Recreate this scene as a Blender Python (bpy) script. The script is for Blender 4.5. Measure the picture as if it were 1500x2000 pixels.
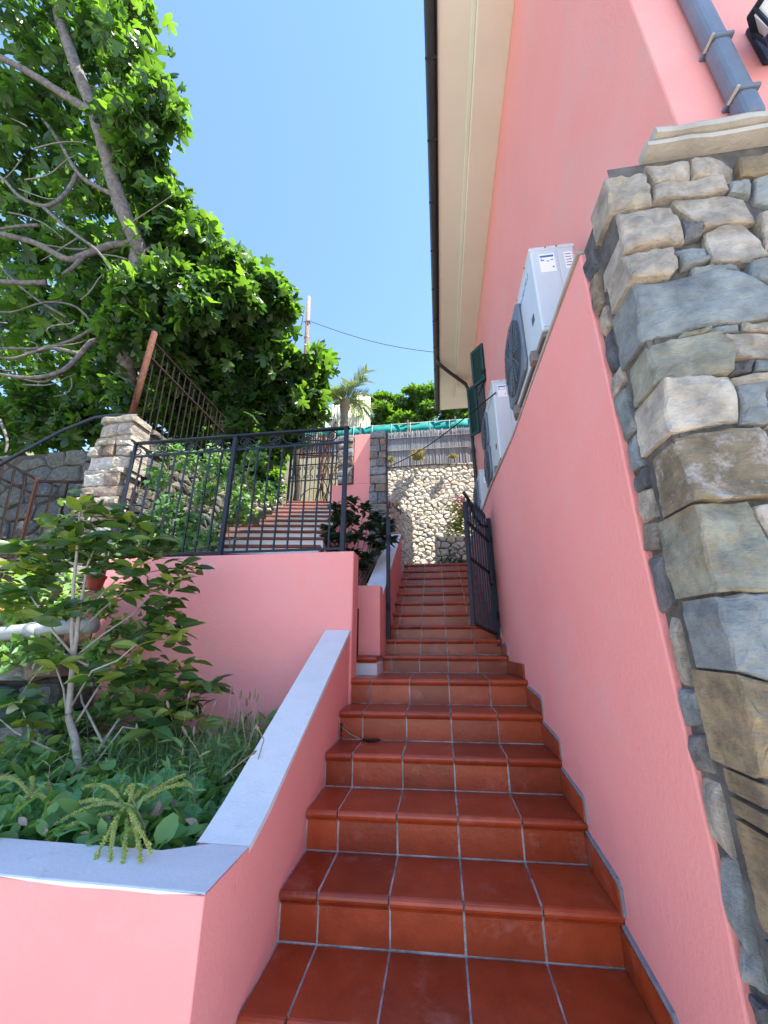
import bpy, math, random
import numpy as np
from mathutils import Vector, Matrix

random.seed(7); rng = np.random.default_rng(7)
scene = bpy.context.scene
for o in list(bpy.data.objects): bpy.data.objects.remove(o)
COL = scene.collection
PI = math.pi; R = math.radians

# ------------------------------------------------------------------ camera
FPX = 755.0; PITCH = R(18.5); YAW = R(8.0)          # focal length in units of a 1500 x 2000 frame
cam = bpy.data.cameras.new('camera'); camo = bpy.data.objects.new('camera', cam); COL.objects.link(camo)
cam.sensor_fit = 'VERTICAL'; cam.sensor_height = 24.0; cam.lens = 24.0*FPX/2000.0
cam.clip_start = 0.02; cam.clip_end = 2000
camo.rotation_euler = (PI/2+PITCH, 0, YAW)
scene.camera = camo
# ------------------------------------------------------------------ sky, sun, exposure
SUN_EL = R(62); SUN_AZ = R(103)                       # azimuth from +Y towards +X
w = bpy.data.worlds.new('World'); scene.world = w; w.use_nodes = True
nt = w.node_tree; bg = nt.nodes['Background']
sky = nt.nodes.new('ShaderNodeTexSky'); sky.sky_type = 'NISHITA'; sky.sun_disc = False
sky.sun_elevation = SUN_EL; sky.sun_rotation = SUN_AZ
sky.air_density = 1.0; sky.dust_density = 0.0; sky.ozone_density = 4.2; sky.altitude = 0
nt.links.new(sky.outputs[0], bg.inputs[0]); bg.inputs[1].default_value = 0.13
sun = bpy.data.lights.new('sun', 'SUN'); suno = bpy.data.objects.new('sun', sun); COL.objects.link(suno)
sun.energy = 5.0; sun.angle = R(0.53); sun.color = (1.0, 0.95, 0.86)
S = Vector((math.sin(SUN_AZ)*math.cos(SUN_EL), math.cos(SUN_AZ)*math.cos(SUN_EL), math.sin(SUN_EL)))
suno.rotation_euler = S.to_track_quat('Z', 'Y').to_euler(); suno.location = (6, 0, 20)
scene.view_settings.view_transform = 'Standard'; scene.view_settings.look = 'None'
scene.view_settings.gamma = 1; scene.view_settings.exposure = 1.88
scene.cycles.max_bounces = 8; scene.cycles.diffuse_bounces = 5; scene.cycles.transparent_max_bounces = 8

# ------------------------------------------------------------------ measuring helpers (camera stands at the origin)
_Rv = np.array([math.cos(YAW), math.sin(YAW), 0]); _H = np.array([-math.sin(YAW), math.cos(YAW), 0]); _Z = np.array([0, 0, 1.])
_F = _H*math.cos(PITCH)+_Z*math.sin(PITCH); _U = -_H*math.sin(PITCH)+_Z*math.cos(PITCH)
def ray(x, y): return _Rv*(x-750)/FPX+_U*(1000-y)/FPX+_F
def at(x, y, Y):
    r = ray(x, y); return r*(Y/r[1])
def atx(x, y, X):
    r = ray(x, y); return r*(X/r[0])
def pxm(x, y, Y):                                     # metres per photo pixel there
    return float(at(x, y, Y) @ _F)/FPX

# ------------------------------------------------------------------ object helpers
ORG = {}
def tag(o, label=None, cat=None, group=None, kind=None):
    if label: o['label'] = label
    if cat: o['category'] = cat
    if group: o['group'] = group
    if kind: o['kind'] = kind
    return o
def thing(name, label, cat, loc=(0, 0, 0), group=None):
    o = bpy.data.objects.new(name, None); COL.objects.link(o); o.location = loc
    o.empty_display_size = 0.1
    ORG[o.name] = Vector(loc); return tag(o, label, cat, group)
def link(name, me, parent=None, mat=None):
    o = bpy.data.objects.new(name, me); COL.objects.link(o)
    if mat is not None and len(me.materials) == 0: me.materials.append(mat)
    if parent is not None:
        o.parent = parent; ORG[o.name] = ORG[parent.name]
    else: ORG[o.name] = Vector((0, 0, 0))
    return o
class MB:
    def __init__(s): s.v = []; s.f = []
    def add(s, vs, fs):
        b = len(s.v); s.v += [tuple(map(float, p)) for p in vs]; s.f += [tuple(b+i for i in f) for f in fs]; return s
    def box(s, x0, x1, y0, y1, z0, z1):
        return s.add([(x0,y0,z0),(x1,y0,z0),(x1,y1,z0),(x0,y1,z0),(x0,y0,z1),(x1,y0,z1),(x1,y1,z1),(x0,y1,z1)],
                     [(0,3,2,1),(4,5,6,7),(0,1,5,4),(1,2,6,5),(2,3,7,6),(3,0,4,7)])
    def prism(s, pts, a, b, fn):                      # pts 2D, extruded between a and b; fn(p,q,t)->xyz
        n = len(pts)
        return s.add([fn(p, q, a) for p, q in pts]+[fn(p, q, b) for p, q in pts],
                     [tuple(range(n))[::-1], tuple(range(n, 2*n))]+[(i, (i+1) % n, n+(i+1) % n, n+i) for i in range(n)])
    def tube(s, pts, r, n=8):
        P = [Vector(tuple(map(float, p))) for p in pts]; m = len(P)
        rr = r if hasattr(r, '__len__') else [r]*m
        vs = []; up = None
        for i in range(m):
            t = (P[min(i+1, m-1)]-P[max(i-1, 0)]).normalized()
            if up is None: up = t.orthogonal().normalized()
            up = (up-t*up.dot(t)); up = up.normalized() if up.length > 1e-6 else t.orthogonal().normalized()
            sd = t.cross(up)
            for k in range(n):
                a = 2*PI*k/n; vs.append(P[i]+(up*math.cos(a)+sd*math.sin(a))*rr[i])
        fs = [(i*n+k, i*n+(k+1) % n, (i+1)*n+(k+1) % n, (i+1)*n+k) for i in range(m-1) for k in range(n)]
        fs += [tuple(range(n))[::-1], tuple((m-1)*n+k for k in range(n))]
        return s.add(vs, fs)
    def bar(s, a, b, w, d=None):                      # rectangular bar from a to b
        a = Vector(tuple(a)); b = Vector(tuple(b)); t = (b-a).normalized(); d = d or w
        u = Vector((0, 0, 1)) if abs(t.z) < .9 else Vector((0, 1, 0))
        sd = t.cross(u).normalized(); u = sd.cross(t)
        vs = [p+sd*w/2*i+u*d/2*j for p in (a, b) for i, j in ((-1,-1),(1,-1),(1,1),(-1,1))]
        return s.add(vs, [(3,2,1,0),(4,5,6,7)]+[(k,(k+1)%4,4+(k+1)%4,4+k) for k in range(4)])
    def mesh(s, name, org=(0, 0, 0), smooth=False):
        me = bpy.data.meshes.new(name); ox, oy, oz = org
        me.from_pydata([(x-ox, y-oy, z-oz) for x, y, z in s.v], [], s.f); me.update()
        if smooth: me.polygons.foreach_set('use_smooth', [True]*len(me.polygons))
        return me
    def build(s, name, mat, parent=None, smooth=False, bevel=0, seg=2):
        org = ORG[parent.name] if parent is not None else (0, 0, 0)
        me = s.mesh(name, org, smooth)
        import bmesh
        bm = bmesh.new(); bm.from_mesh(me); bmesh.ops.recalc_face_normals(bm, faces=bm.faces); bm.to_mesh(me); bm.free()
        o = link(name, me, parent, mat)
        if bevel:
            md = o.modifiers.new('bevel', 'BEVEL'); md.width = bevel; md.segments = seg; md.limit_method = 'ANGLE'; md.angle_limit = R(35)
        return o

# ------------------------------------------------------------------ materials
def srgb(r, g, b):
    f = lambda c: (c/255/12.92) if c/255 <= .04045 else ((c/255+.055)/1.055)**2.4
    return (f(r), f(g), f(b), 1)
def c4(c): return tuple(c) if len(c) == 4 else (*c, 1)
def material(name, ca, cb=None, rough=.7, scale=6, bump=0, bscale=60, spec=.4, metal=0, island=False, objrand=None, detail=6, stain=None, strata=None):
    m = bpy.data.materials.new(name); m.use_nodes = True; n = m.node_tree.nodes; l = m.node_tree.links
    p = n['Principled BSDF']; p.inputs['Roughness'].default_value = rough; p.inputs['Metallic'].default_value = metal
    p.inputs['Specular IOR Level'].default_value = spec
    tc = n.new('ShaderNodeTexCoord')
    col = None
    if objrand:
        oi = n.new('ShaderNodeObjectInfo'); rp = n.new('ShaderNodeValToRGB'); rp.color_ramp.interpolation = 'LINEAR'
        el = rp.color_ramp.elements
        for i, c in enumerate(objrand):
            e = el[i] if i < 2 else el.new(i/(len(objrand)-1))
            e.position = i/(len(objrand)-1); e.color = c4(c)
        l.new(oi.outputs['Random'], rp.inputs[0]); col = rp.outputs[0]
    nz = n.new('ShaderNodeTexNoise'); nz.inputs['Scale'].default_value = scale; nz.inputs['Detail'].default_value = detail
    nz.inputs['Roughness'].default_value = .62
    l.new(tc.outputs['Object'], nz.inputs['Vector'])
    fac = nz.outputs[0]
    if island:
        gm = n.new('ShaderNodeNewGeometry'); fac = gm.outputs['Random Per Island']
    mx = n.new('ShaderNodeMix'); mx.data_type = 'RGBA'
    if not island:
        mr = n.new('ShaderNodeMapRange'); mr.inputs[1].default_value = .32; mr.inputs[2].default_value = .68
        l.new(fac, mr.inputs[0]); fac = mr.outputs[0]
    l.new(fac, mx.inputs[0])
    if col is not None:
        hs = n.new('ShaderNodeMix'); hs.data_type = 'RGBA'; hs.blend_type = 'MULTIPLY'; hs.inputs[0].default_value = 1
        mx.inputs[6].default_value = c4(ca); mx.inputs[7].default_value = c4(cb or ca)
        l.new(col, hs.inputs[6]); l.new(mx.outputs[2], hs.inputs[7]); out = hs.outputs[2]
    else:
        mx.inputs[6].default_value = c4(ca); mx.inputs[7].default_value = c4(cb or ca); out = mx.outputs[2]
    if stain:
        sc, cs, amt, lo = stain
        n2 = n.new('ShaderNodeTexNoise'); n2.inputs['Scale'].default_value = sc; n2.inputs['Detail'].default_value = 8; n2.inputs['Roughness'].default_value = .7
        l.new(tc.outputs['Object'], n2.inputs['Vector'])
        r2 = n.new('ShaderNodeMapRange'); r2.inputs[1].default_value = lo; r2.inputs[2].default_value = lo+.18; r2.inputs[4].default_value = amt
        l.new(n2.outputs[0], r2.inputs[0])
        m2 = n.new('ShaderNodeMix'); m2.data_type = 'RGBA'; l.new(r2.outputs[0], m2.inputs[0]); l.new(out, m2.inputs[6]); m2.inputs[7].default_value = c4(cs)
        out = m2.outputs[2]
    l.new(out, p.inputs['Base Color'])
    if bump:
        vec = tc.outputs['Object']
        if strata:
            mp = n.new('ShaderNodeMapping'); mp.inputs['Scale'].default_value = strata; mp.inputs['Rotation'].default_value = (.25, .3, 0); l.new(vec, mp.inputs['Vector']); vec = mp.outputs[0]
        nb = n.new('ShaderNodeTexNoise'); nb.inputs['Scale'].default_value = bscale; nb.inputs['Detail'].default_value = 8; nb.inputs['Roughness'].default_value = .65
        l.new(vec, nb.inputs['Vector'])
        bp = n.new('ShaderNodeBump'); bp.inputs['Strength'].default_value = bump; bp.inputs['Distance'].default_value = .02
        l.new(nb.outputs[0], bp.inputs['Height']); l.new(bp.outputs[0], p.inputs['Normal'])
    return m
def leafmat(name, ca, cb, trans=.4, rough=.42, tcol=None, obj=False, spec=.4):
    m = bpy.data.materials.new(name); m.use_nodes = True; n = m.node_tree.nodes; l = m.node_tree.links
    p = n['Principled BSDF']; p.inputs['Roughness'].default_value = rough; p.inputs['Specular IOR Level'].default_value = spec
    if obj: rnd = n.new('ShaderNodeObjectInfo').outputs['Random']
    else: rnd = n.new('ShaderNodeNewGeometry').outputs['Random Per Island']
    mx = n.new('ShaderNodeMix'); mx.data_type = 'RGBA'; mx.inputs[6].default_value = c4(ca); mx.inputs[7].default_value = c4(cb)
    l.new(rnd, mx.inputs[0]); l.new(mx.outputs[2], p.inputs['Base Color'])
    t = n.new('ShaderNodeBsdfTranslucent'); g = n.new('ShaderNodeMix'); g.data_type = 'RGBA'; g.blend_type = 'MULTIPLY'; g.inputs[0].default_value = 1
    l.new(mx.outputs[2], g.inputs[6]); g.inputs[7].default_value = c4(tcol or (2.6, 2.3, .7))
    l.new(g.outputs[2], t.inputs['Color'])
    ms = n.new('ShaderNodeMixShader'); ms.inputs[0].default_value = trans
    l.new(p.outputs[0], ms.inputs[1]); l.new(t.outputs[0], ms.inputs[2]); l.new(ms.outputs[0], n['Material Output'].inputs['Surface'])
    return m
M = {}
M['pink'] = material('pink_plaster', (.82,.305,.285), (.86,.335,.31), .85, 1.3, .30, 55, .2, stain=(2.6, (.76,.345,.335), .75, .50), detail=10)
M['pink_house'] = material('pink_house_plaster', (.76,.30,.27), (.81,.33,.30), .88, .8, .22, 50, .2, stain=(1.1, (.68,.37,.34), .7, .50), detail=10)
M['white'] = material('white_plaster', (.66,.67,.68), (.76,.76,.76), .8, 3.5, .3, 60, .25, stain=(11, (.42,.42,.41), .6, .60), detail=12)
M['tile'] = material('terracotta_tile', (.29,.040,.011), (.39,.062,.019), .29, 8, .12, 45, .45, objrand=((.66,.62,.62),(.95,.95,.95),(1.0,1.0,1.0),(1.16,1.2,1.15)), stain=(5.5, (.46,.19,.14), .55, .56), detail=10)
M['grout'] = material('grout', (.20,.175,.165), (.60,.56,.53), .9, 9, .3, 120, .2)
M['brick'] = material('brown_red_tread', (.17,.055,.035), (.25,.085,.055), .8, 9, .3, 40, .3)
M['whiteriser'] = material('white_riser', (.74,.73,.71), (.82,.81,.79), .8, 5, .2, 50, .2)
M['soffit'] = material('cream_soffit', (.68,.685,.58), (.73,.73,.63), .85, 1.5, .05, 60, .2)
M['gutter'] = material('brown_gutter', (.026,.027,.030), (.040,.040,.042), .4, 5, 0, 60, .5)
M['roof'] = material('roof_tile', (.32,.12,.07), (.42,.18,.1), .85, 4, .4, 20)
M['pipe_grey'] = material('grey_downpipe', (.10,.13,.18), (.14,.17,.22), .45, 6, .05, 50, .5)
M['coping'] = material('stone_coping', (.34,.31,.27), (.46,.43,.38), .85, 7, .4, 40)
M['iron'] = material('navy_iron', (.006,.010,.019), (.011,.018,.034), .5, 20, .1, 150, .35)
M['sunwall'] = material('sunlit_yellow_plaster', (.62,.54,.34), (.72,.66,.50), .9, 4, .3, 40, .2, stain=(5, (.42,.38,.30), .7, .5))  # yellowish plaster, brightened in the colour to stand in for sun on it
M['rust'] = material('rusty_iron', (.045,.018,.012), (.12,.045,.027), .9, 25, .5, 120, .2)
M['rustshade'] = material('shaded_rusty_iron', (.010,.007,.007), (.03,.016,.012), .9, 25, .4, 120, .2)  # rusty iron with the shade under the fig darkened into its colour
M['mortar'] = material('mortar', (.07,.066,.064), (.17,.16,.155), .95, 12, .6, 60, .1)
M['palemortar'] = material('pale_mortar', (.30,.27,.22), (.42,.38,.32), .95, 12, .6, 60, .1)
M['darkmortar'] = material('deep_joint', (.05,.045,.04), (.09,.08,.07), .95, 12, .6, 60, .1)
def stonemat(name, cols, b=.7, sc=9, st=None): return material(name, (.62,.61,.62), (1.42,1.38,1.32), .85, sc*2.2, min(1, b*1.35), 26, .25, objrand=cols, stain=st, detail=14, strata=(1, 1, 3.2))
M['st_blue'] = stonemat('blue_grey_stone', ((.20,.235,.255),(.27,.295,.30)), .7, 5, (6,(.33,.31,.28),.5,.6))
M['st_green'] = stonemat('green_grey_stone', ((.27,.275,.225),(.32,.315,.26)), .8, 5, (5,(.26,.16,.08),.8,.55))
M['st_ochre'] = stonemat('ochre_stone', ((.25,.19,.115),(.31,.25,.165)), .9, 7, (7,(.15,.12,.10),.75,.53))
M['st_pale'] = stonemat('pale_stone', ((.44,.40,.35),(.50,.47,.42)), .8, 5, (5,(.30,.20,.11),.75,.56))
M['st_quartz'] = stonemat('quartz_stone', ((.24,.20,.14),(.27,.22,.15)), 1, 6, (14,(.62,.56,.56),.9,.5))
M['st_dark'] = stonemat('dark_stone', ((.10,.11,.13),(.17,.17,.18)), .8, 7)
M['st_tan'] = stonemat('tan_stone', ((.37,.33,.275),(.41,.37,.32)), .9, 7, (7,(.25,.235,.215),.75,.54))
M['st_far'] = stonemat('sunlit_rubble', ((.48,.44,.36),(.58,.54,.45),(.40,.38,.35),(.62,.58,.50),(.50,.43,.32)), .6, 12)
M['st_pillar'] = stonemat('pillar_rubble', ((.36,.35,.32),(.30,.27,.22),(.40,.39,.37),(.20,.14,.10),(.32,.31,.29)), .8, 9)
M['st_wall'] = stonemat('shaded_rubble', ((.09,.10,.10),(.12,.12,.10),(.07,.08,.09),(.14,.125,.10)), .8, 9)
M['st_post'] = stonemat('grey_post_stone', ((.20,.23,.25),(.26,.27,.27),(.24,.19,.14),(.16,.18,.20)), .7, 9)
M['ac'] = material('white_metal_casing', (.50,.55,.60), (.55,.60,.64), .38, 3, 0, 50, .5)
M['ac_dark'] = material('grey_plastic_grille', (.045,.06,.075), (.07,.085,.10), .5, 5)
M['sticker'] = material('white_sticker', (.80,.82,.84), None, .4)
M['print_blue'] = material('blue_print', (.02,.14,.42), None, .5)
M['black'] = material('black_rubber', (.01,.01,.011), None, .6)
M['bracket'] = material('bracket_metal', (.16,.13,.13), (.22,.19,.18), .6, 8)
M['shutter'] = material('green_shutter', (.006,.034,.030), (.010,.050,.043), .5, 8, .05, 60)
M['soil'] = material('soil', (.030,.022,.015), (.075,.055,.038), .95, 10, 1, 25, .1)
M['earth'] = material('dry_earth', (.16,.13,.085), (.10,.11,.05), .95, 2, 1, 12, .1)
M['concrete'] = material('concrete_path', (.36,.34,.31), (.45,.43,.40), .9, 3, .3, 40, .2)
M['pavebounce'] = material('bounce_paving', (.32,.28,.24), (.40,.36,.31), .85, 3, .3, 40, .2)
M['bark'] = material('fig_bark', (.075,.066,.06), (.19,.175,.165), .85, 14, .5, 40, .2)
M['palebark'] = material('pale_twig', (.13,.12,.11), (.26,.245,.23), .85, 14, .4, 40, .2)
M['stem'] = material('grey_stem', (.28,.24,.20), (.42,.37,.32), .8, 20, .3, 60, .2)
M['twig'] = material('brown_twig', (.16,.11,.07), (.26,.19,.13), .8, 20, .3, 60, .2)
M['reed'] = material('grey_reed', (.20,.20,.21), (.38,.37,.36), .85, 3, 0, 50, .2, island=True)
M['cane'] = material('white_cane', (.62,.62,.52), (.78,.77,.68), .7, 6, .1, 30, .2)
M['net'] = material('green_net', (.0,.17,.14), (.0,.22,.18), .7, 8, .3, 80, .2)
M['wood'] = material('weathered_pole', (.16,.11,.085), (.26,.19,.15), .9, 10, .5, 40, .2)
M['palmtrunk'] = material('palm_trunk', (.16,.12,.085), (.28,.22,.16), .95, 18, 1, 40, .1)
M['pvc'] = material('grey_pvc', (.22,.24,.25), (.32,.34,.35), .45, 4, .1, 30, .4)
M['terrapot'] = material('red_clay', (.24,.035,.03), (.30,.05,.04), .6, 8)
M['fig'] = leafmat('fig_leaf', (.014,.040,.018), (.062,.135,.034), .48, .33, (3.4,3.1,.6))
M['figobj'] = leafmat('fig_leaf_single', (.018,.050,.020), (.078,.155,.036), .48, .33, (3.4,3.1,.6), obj=True)
M['hedge'] = leafmat('hedge_leaf', (.030,.085,.022), (.080,.165,.030), .4, .5, (2.6,2.4,.5))
M['ivy'] = leafmat('ivy_leaf', (.045,.13,.04), (.15,.28,.085), .35, .45)
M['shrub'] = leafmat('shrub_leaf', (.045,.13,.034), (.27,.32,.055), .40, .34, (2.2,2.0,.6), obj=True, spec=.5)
M['shrub_shade'] = leafmat('shaded_shrub_leaf', (.022,.07,.024), (.085,.16,.035), .35, .36, (2.2,2.0,.6), spec=.5)  # leaf colour darkened to stand in for shade inside the shrub
M['darkleaf'] = leafmat('dark_glossy_leaf', (.012,.030,.016), (.030,.06,.028), .15, .4)
M['herb'] = leafmat('herb_leaf', (.05,.14,.045), (.22,.37,.12), .35, .5)
M['herb_light'] = leafmat('light_herb_leaf', (.09,.24,.07), (.30,.46,.17), .35, .5)
M['lavleaf'] = leafmat('lavender_leaf', (.05,.11,.045), (.13,.20,.09), .25, .6)
M['broad'] = leafmat('broad_leaf', (.09,.26,.09), (.20,.44,.16), .35, .42, obj=True)
M['spike'] = material('seed_spike', (.30,.34,.10), (.46,.46,.18), .9, 40, .6, 200, .1)
M['dry'] = material('dry_flower', (.30,.22,.15), (.42,.33,.25), .95, 40, .5, 200, .1)
M['oleander'] = leafmat('oleander_leaf', (.10,.15,.04), (.20,.25,.07), .3, .5)
M['pinkflower'] = material('pink_flower', (.75,.22,.30), (.85,.40,.45), .8, 20)
M['orangeflower'] = material('orange_flower', (.85,.28,.01), (.95,.42,.02), .7, 20)
M['palmleaf'] = leafmat('palm_frond', (.10,.15,.06), (.20,.25,.11), .3, .5, (1.3,1.3,.7))
M['yellowgrass'] = leafmat('dry_grass', (.20,.20,.07), (.40,.35,.17), .3, .8, (1.1,1.,.7))
M['seedgreen'] = leafmat('seed_cluster', (.28,.36,.10), (.52,.54,.22), .3, .8)
M['white_bulb'] = material('white_glass', (.8,.8,.78), None, .2)

# ------------------------------------------------------------------ stone builder
def inset(poly, k):
    c = np.mean(poly, 0); return [tuple(c+(np.array(p)-c)*(1-k)) for p in poly]
def resample(poly, N):
    P = np.array(poly, float); d = np.linalg.norm(np.roll(P, -1, 0)-P, axis=1); tot = d.sum(); out = []
    per = [max(1, int(round(N*x/tot))) for x in d]
    for i, k in enumerate(per):
        for j in range(k): out.append(P[i]+(P[(i+1) % len(P)]-P[i])*j/k)
    return np.array(out)
from mathutils import noise as mnoise
def stone_mesh(poly, fr, depth, seed, N=14, rough=.012, bulge=.0, edge=.012, rings=2, wob=.10):
    """poly: outline in the wall plane; fr: (origin,u,v,n). A rough block with a broken, tilted face."""
    rs = np.random.default_rng(seed); o, u, v, n = [np.array(a, float) for a in fr]
    Q = resample(poly, N); c = Q.mean(0); size = np.sqrt(np.mean(((Q-c)**2).sum(1))); so = rs.uniform(-50, 50, 3)
    def fb(q, f, k):
        p = Vector((q[0]*f/size+so[0]+k*7.1, q[1]*f/size+so[1], so[2])); return mnoise.noise(p)+.5*mnoise.noise(p*2.1)+.25*mnoise.noise(p*4.3)
    Q = np.array([q+size*wob*np.array([fb(q, 1.6, 1), fb(q, 1.6, 2)]) for q in Q])+rs.normal(0, size*.012, Q.shape); m = len(Q)
    tilt = rs.normal(0, rough/size*.55, 2)
    # two cleavage planes cut the face so that it breaks in facets
    cuts = [(rs.uniform(0, 2*PI), rs.uniform(.45, .95)*size, rs.uniform(.25, .6)) for _ in range(3)]
    def relief(q):
        d = (q-c)@tilt+rough*1.1*fb(q, .9, 3)+rough*.4*fb(q, 3., 4)
        for a, off, sl in cuts:
            e = (q-c)@np.array([math.cos(a), math.sin(a)])-off
            if e > 0: d -= e*sl*.5
        return d
    def pt(q, d): return o+u*q[0]+v*q[1]+n*d
    V = [pt(q, -depth) for q in Q]; F = [tuple(range(m))[::-1]]
    e1 = min(.3, edge/size*.9)
    ks = (1., 1-e1, .78, .52, .26) if rings == 2 else (1., 1-e1, .5)
    for li, k in enumerate(ks):
        for q in Q:
            qq = c+(q-c)*k+(rs.normal(0, size*.012, 2) if li else 0)
            V.append(pt(qq, (-edge*1.2 if li == 0 else bulge*(1-k*k))+relief(qq)))
        a = li*m; b = (li+1)*m
        F += [(a+i, a+(i+1) % m, b+(i+1) % m, b+i) for i in range(m)]
    V.append(pt(c, bulge+relief(c))); b = len(ks)*m
    F += [(b+i, b+(i+1) % m, len(V)-1) for i in range(m)]
    return V, F
def stone(parent, poly, fr, depth, mat, seed, name='stone', **kw):
    V, F = stone_mesh(poly, fr, depth, seed, **kw); return MB().add(V, F).build(name, mat, parent)
def clip(poly, p, nrm):
    out = []
    for i in range(len(poly)):
        a, b = poly[i], poly[(i+1) % len(poly)]; da = (a-p)@nrm; db = (b-p)@nrm
        if da <= 0: out.append(a)
        if da*db < 0: out.append(a+(b-a)*(da/(da-db)))
    return out
def voronoi(wd, ht, sx, sz, seed, gap=.012, jit=.38):
    """irregular rubble cells filling wd x ht, cell size about sx x sz"""
    rs = np.random.default_rng(seed); nx = max(1, int(round(wd/sx))); nz = max(1, int(round(ht/sz))); sx = wd/nx; sz = ht/nz
    P = {}
    for j in range(-2, nz+2):
        for i in range(-2, nx+3):
            P[i, j] = np.array([(i+.5*(j % 2)+.25+rs.uniform(-jit, jit))*sx, (j+.5+rs.uniform(-jit, jit))*sz])
    sc = np.array([1/sx, 1/sz]); out = []
    for j in range(nz):
        for i in range(-1, nx+1):
            a = P[i, j]*sc; poly = [a+np.array(q) for q in ((-1.5,-1.5),(1.5,-1.5),(1.5,1.5),(-1.5,1.5))]
            for jj in range(j-2, j+3):
                for ii in range(i-2, i+3):
                    if (ii, jj) in P and (ii, jj) != (i, j):
                        b = P[ii, jj]*sc; nr = b-a; poly = clip(poly, (a+b)/2, nr/np.linalg.norm(nr))
            lo = np.array([0, 0]); hi = np.array([nx, nz], float)
            for p_, n_ in ((lo, np.array([-1., 0])), (lo, np.array([0, -1.])), (hi, np.array([1., 0])), (hi, np.array([0, 1.]))):
                if len(poly) > 2: poly = clip(poly, p_, n_)
            if len(poly) < 3: continue
            q = np.array(poly)/sc; c = q.mean(0); sz_ = np.sqrt(((q-c)**2).sum(1)).mean()
            if sz_ < .25*min(sx, sz): continue
            out.append([tuple(c+(p-c)*(1-gap/sz_)) for p in q])
    return out

# ------------------------------------------------------------------ leaf clouds
def leaf_template(kind):
    if kind == 'fig':      # five lobes
        tips = [(0,1.0),(.52,.72),(.60,.22)]; val = [(.17,.58),(.24,.34)]
        pts = [(0,0),(.20,.02),(.52,.10),(.60,.24),(.46,.34),(.24,.36),(.34,.52),(.54,.72),(.40,.78),(.17,.60),(.20,.80),(.10,.98),(0,1.04)]
        pts = pts+[(-x, y) for x, y in pts[1:-1][::-1]]
        v = [(x, y, -.34*abs(x)**1.3-.30*y*y+.05*math.sin(9*x+4*y)) for x, y in pts]+[(0,.42,.03)]
        c = len(v)-1; f = [(i, (i+1) % c, c) for i in range(c)]
    elif kind == 'ellipse':
        prof = [(0,0),(.13,.18),(.22,.42),(.20,.68),(.10,.9)]
        mid = [(0, y, -.16*y*y) for _, y in prof]+[(0,1.05,-.2)]
        v = list(mid); f = []
        for sgn in (1, -1):
            b = len(v)
            v += [(sgn*x, y, -.16*y*y+.32*x) for x, y in prof[1:]]
            f.append((0, 1, b) if sgn < 0 else (0, b, 1))
            for i in range(3): f.append((1+i, b+i, b+i+1, 2+i) if sgn > 0 else (2+i, b+i+1, b+i, 1+i))
            f.append((4, b+3, 5) if sgn > 0 else (5, b+3, 4))
    elif kind == 'ivy':
        v = [(0,0,0),(.45,-.05,-.06),(.38,.35,-.05),(.16,.5,0),(0,.95,-.12),(-.16,.5,0),(-.38,.35,-.05),(-.45,-.05,-.06),(0,.32,.05)]
        f = [(i, (i+1) % 8, 8) for i in range(8)]
    elif kind == 'lance':
        v = [(0,0,0),(.10,.35,.03),(.09,.7,-.03),(0,1,-.12),(-.09,.7,-.03),(-.10,.35,.03),(0,.5,-.02)]
        f = [(0,1,6),(1,2,6),(2,3,6),(3,4,6),(4,5,6),(5,0,6)]
    elif kind == 'needle':
        v = [(-.009,0,0),(.009,0,0),(.011,.5,.01),(-.011,.5,.01),(0,1,-.08)]
        f = [(0,1,2,3),(3,2,4)]
    elif kind == 'blade':
        v = [(-.022,0,0),(.022,0,0),(.03,.4,.0),(-.03,.4,.0),(.02,.75,-.06),(-.02,.75,-.06),(0,1,-.16)]
        f = [(0,1,2,3),(3,2,4,5),(5,4,6)]
    elif kind == 'broad':
        prof = [(.03,0),(.05,.16),(.26,.30),(.34,.52),(.28,.78),(.12,.97)]
        v = []; f = []
        for x, y in prof: v += [(-x, y, .25*x-.30*y*y+.05*math.sin(11*y)), (0, y, -.30*y*y), (x, y, .25*x-.30*y*y-.05*math.sin(11*y))]
        for i in range(5):
            a = 3*i; f += [(a, a+1, a+4, a+3), (a+1, a+2, a+5, a+4)]
    elif kind == 'tuft':
        v = []; f = []
        for k in range(5):
            a = 2*PI*k/5; b = len(v); cx, sx = math.cos(a), math.sin(a)
            for (u, q, z) in ((-.10,0,0),(.10,0,0),(.2,.5,.5),(-.2,.5,.5),(0,.9,.55)): v.append((cx*q-sx*u, sx*q+cx*u, z))
            f += [(b, b+1, b+2, b+3), (b+3, b+2, b+4)]
    return np.array(v, float), f
TPL = {k: leaf_template(k) for k in ('fig', 'ellipse', 'ivy', 'lance', 'broad', 'tuft', 'blade', 'needle')}
def rotmats(dirs, ups):
    y = dirs/np.linalg.norm(dirs, axis=1, keepdims=True)
    x = np.cross(y, ups); nx = np.linalg.norm(x, axis=1, keepdims=True); x = np.where(nx > 1e-4, x/np.maximum(nx, 1e-6), np.array([1., 0, 0]))
    z = np.cross(x, y); return np.stack([x, y, z], 2)
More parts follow.
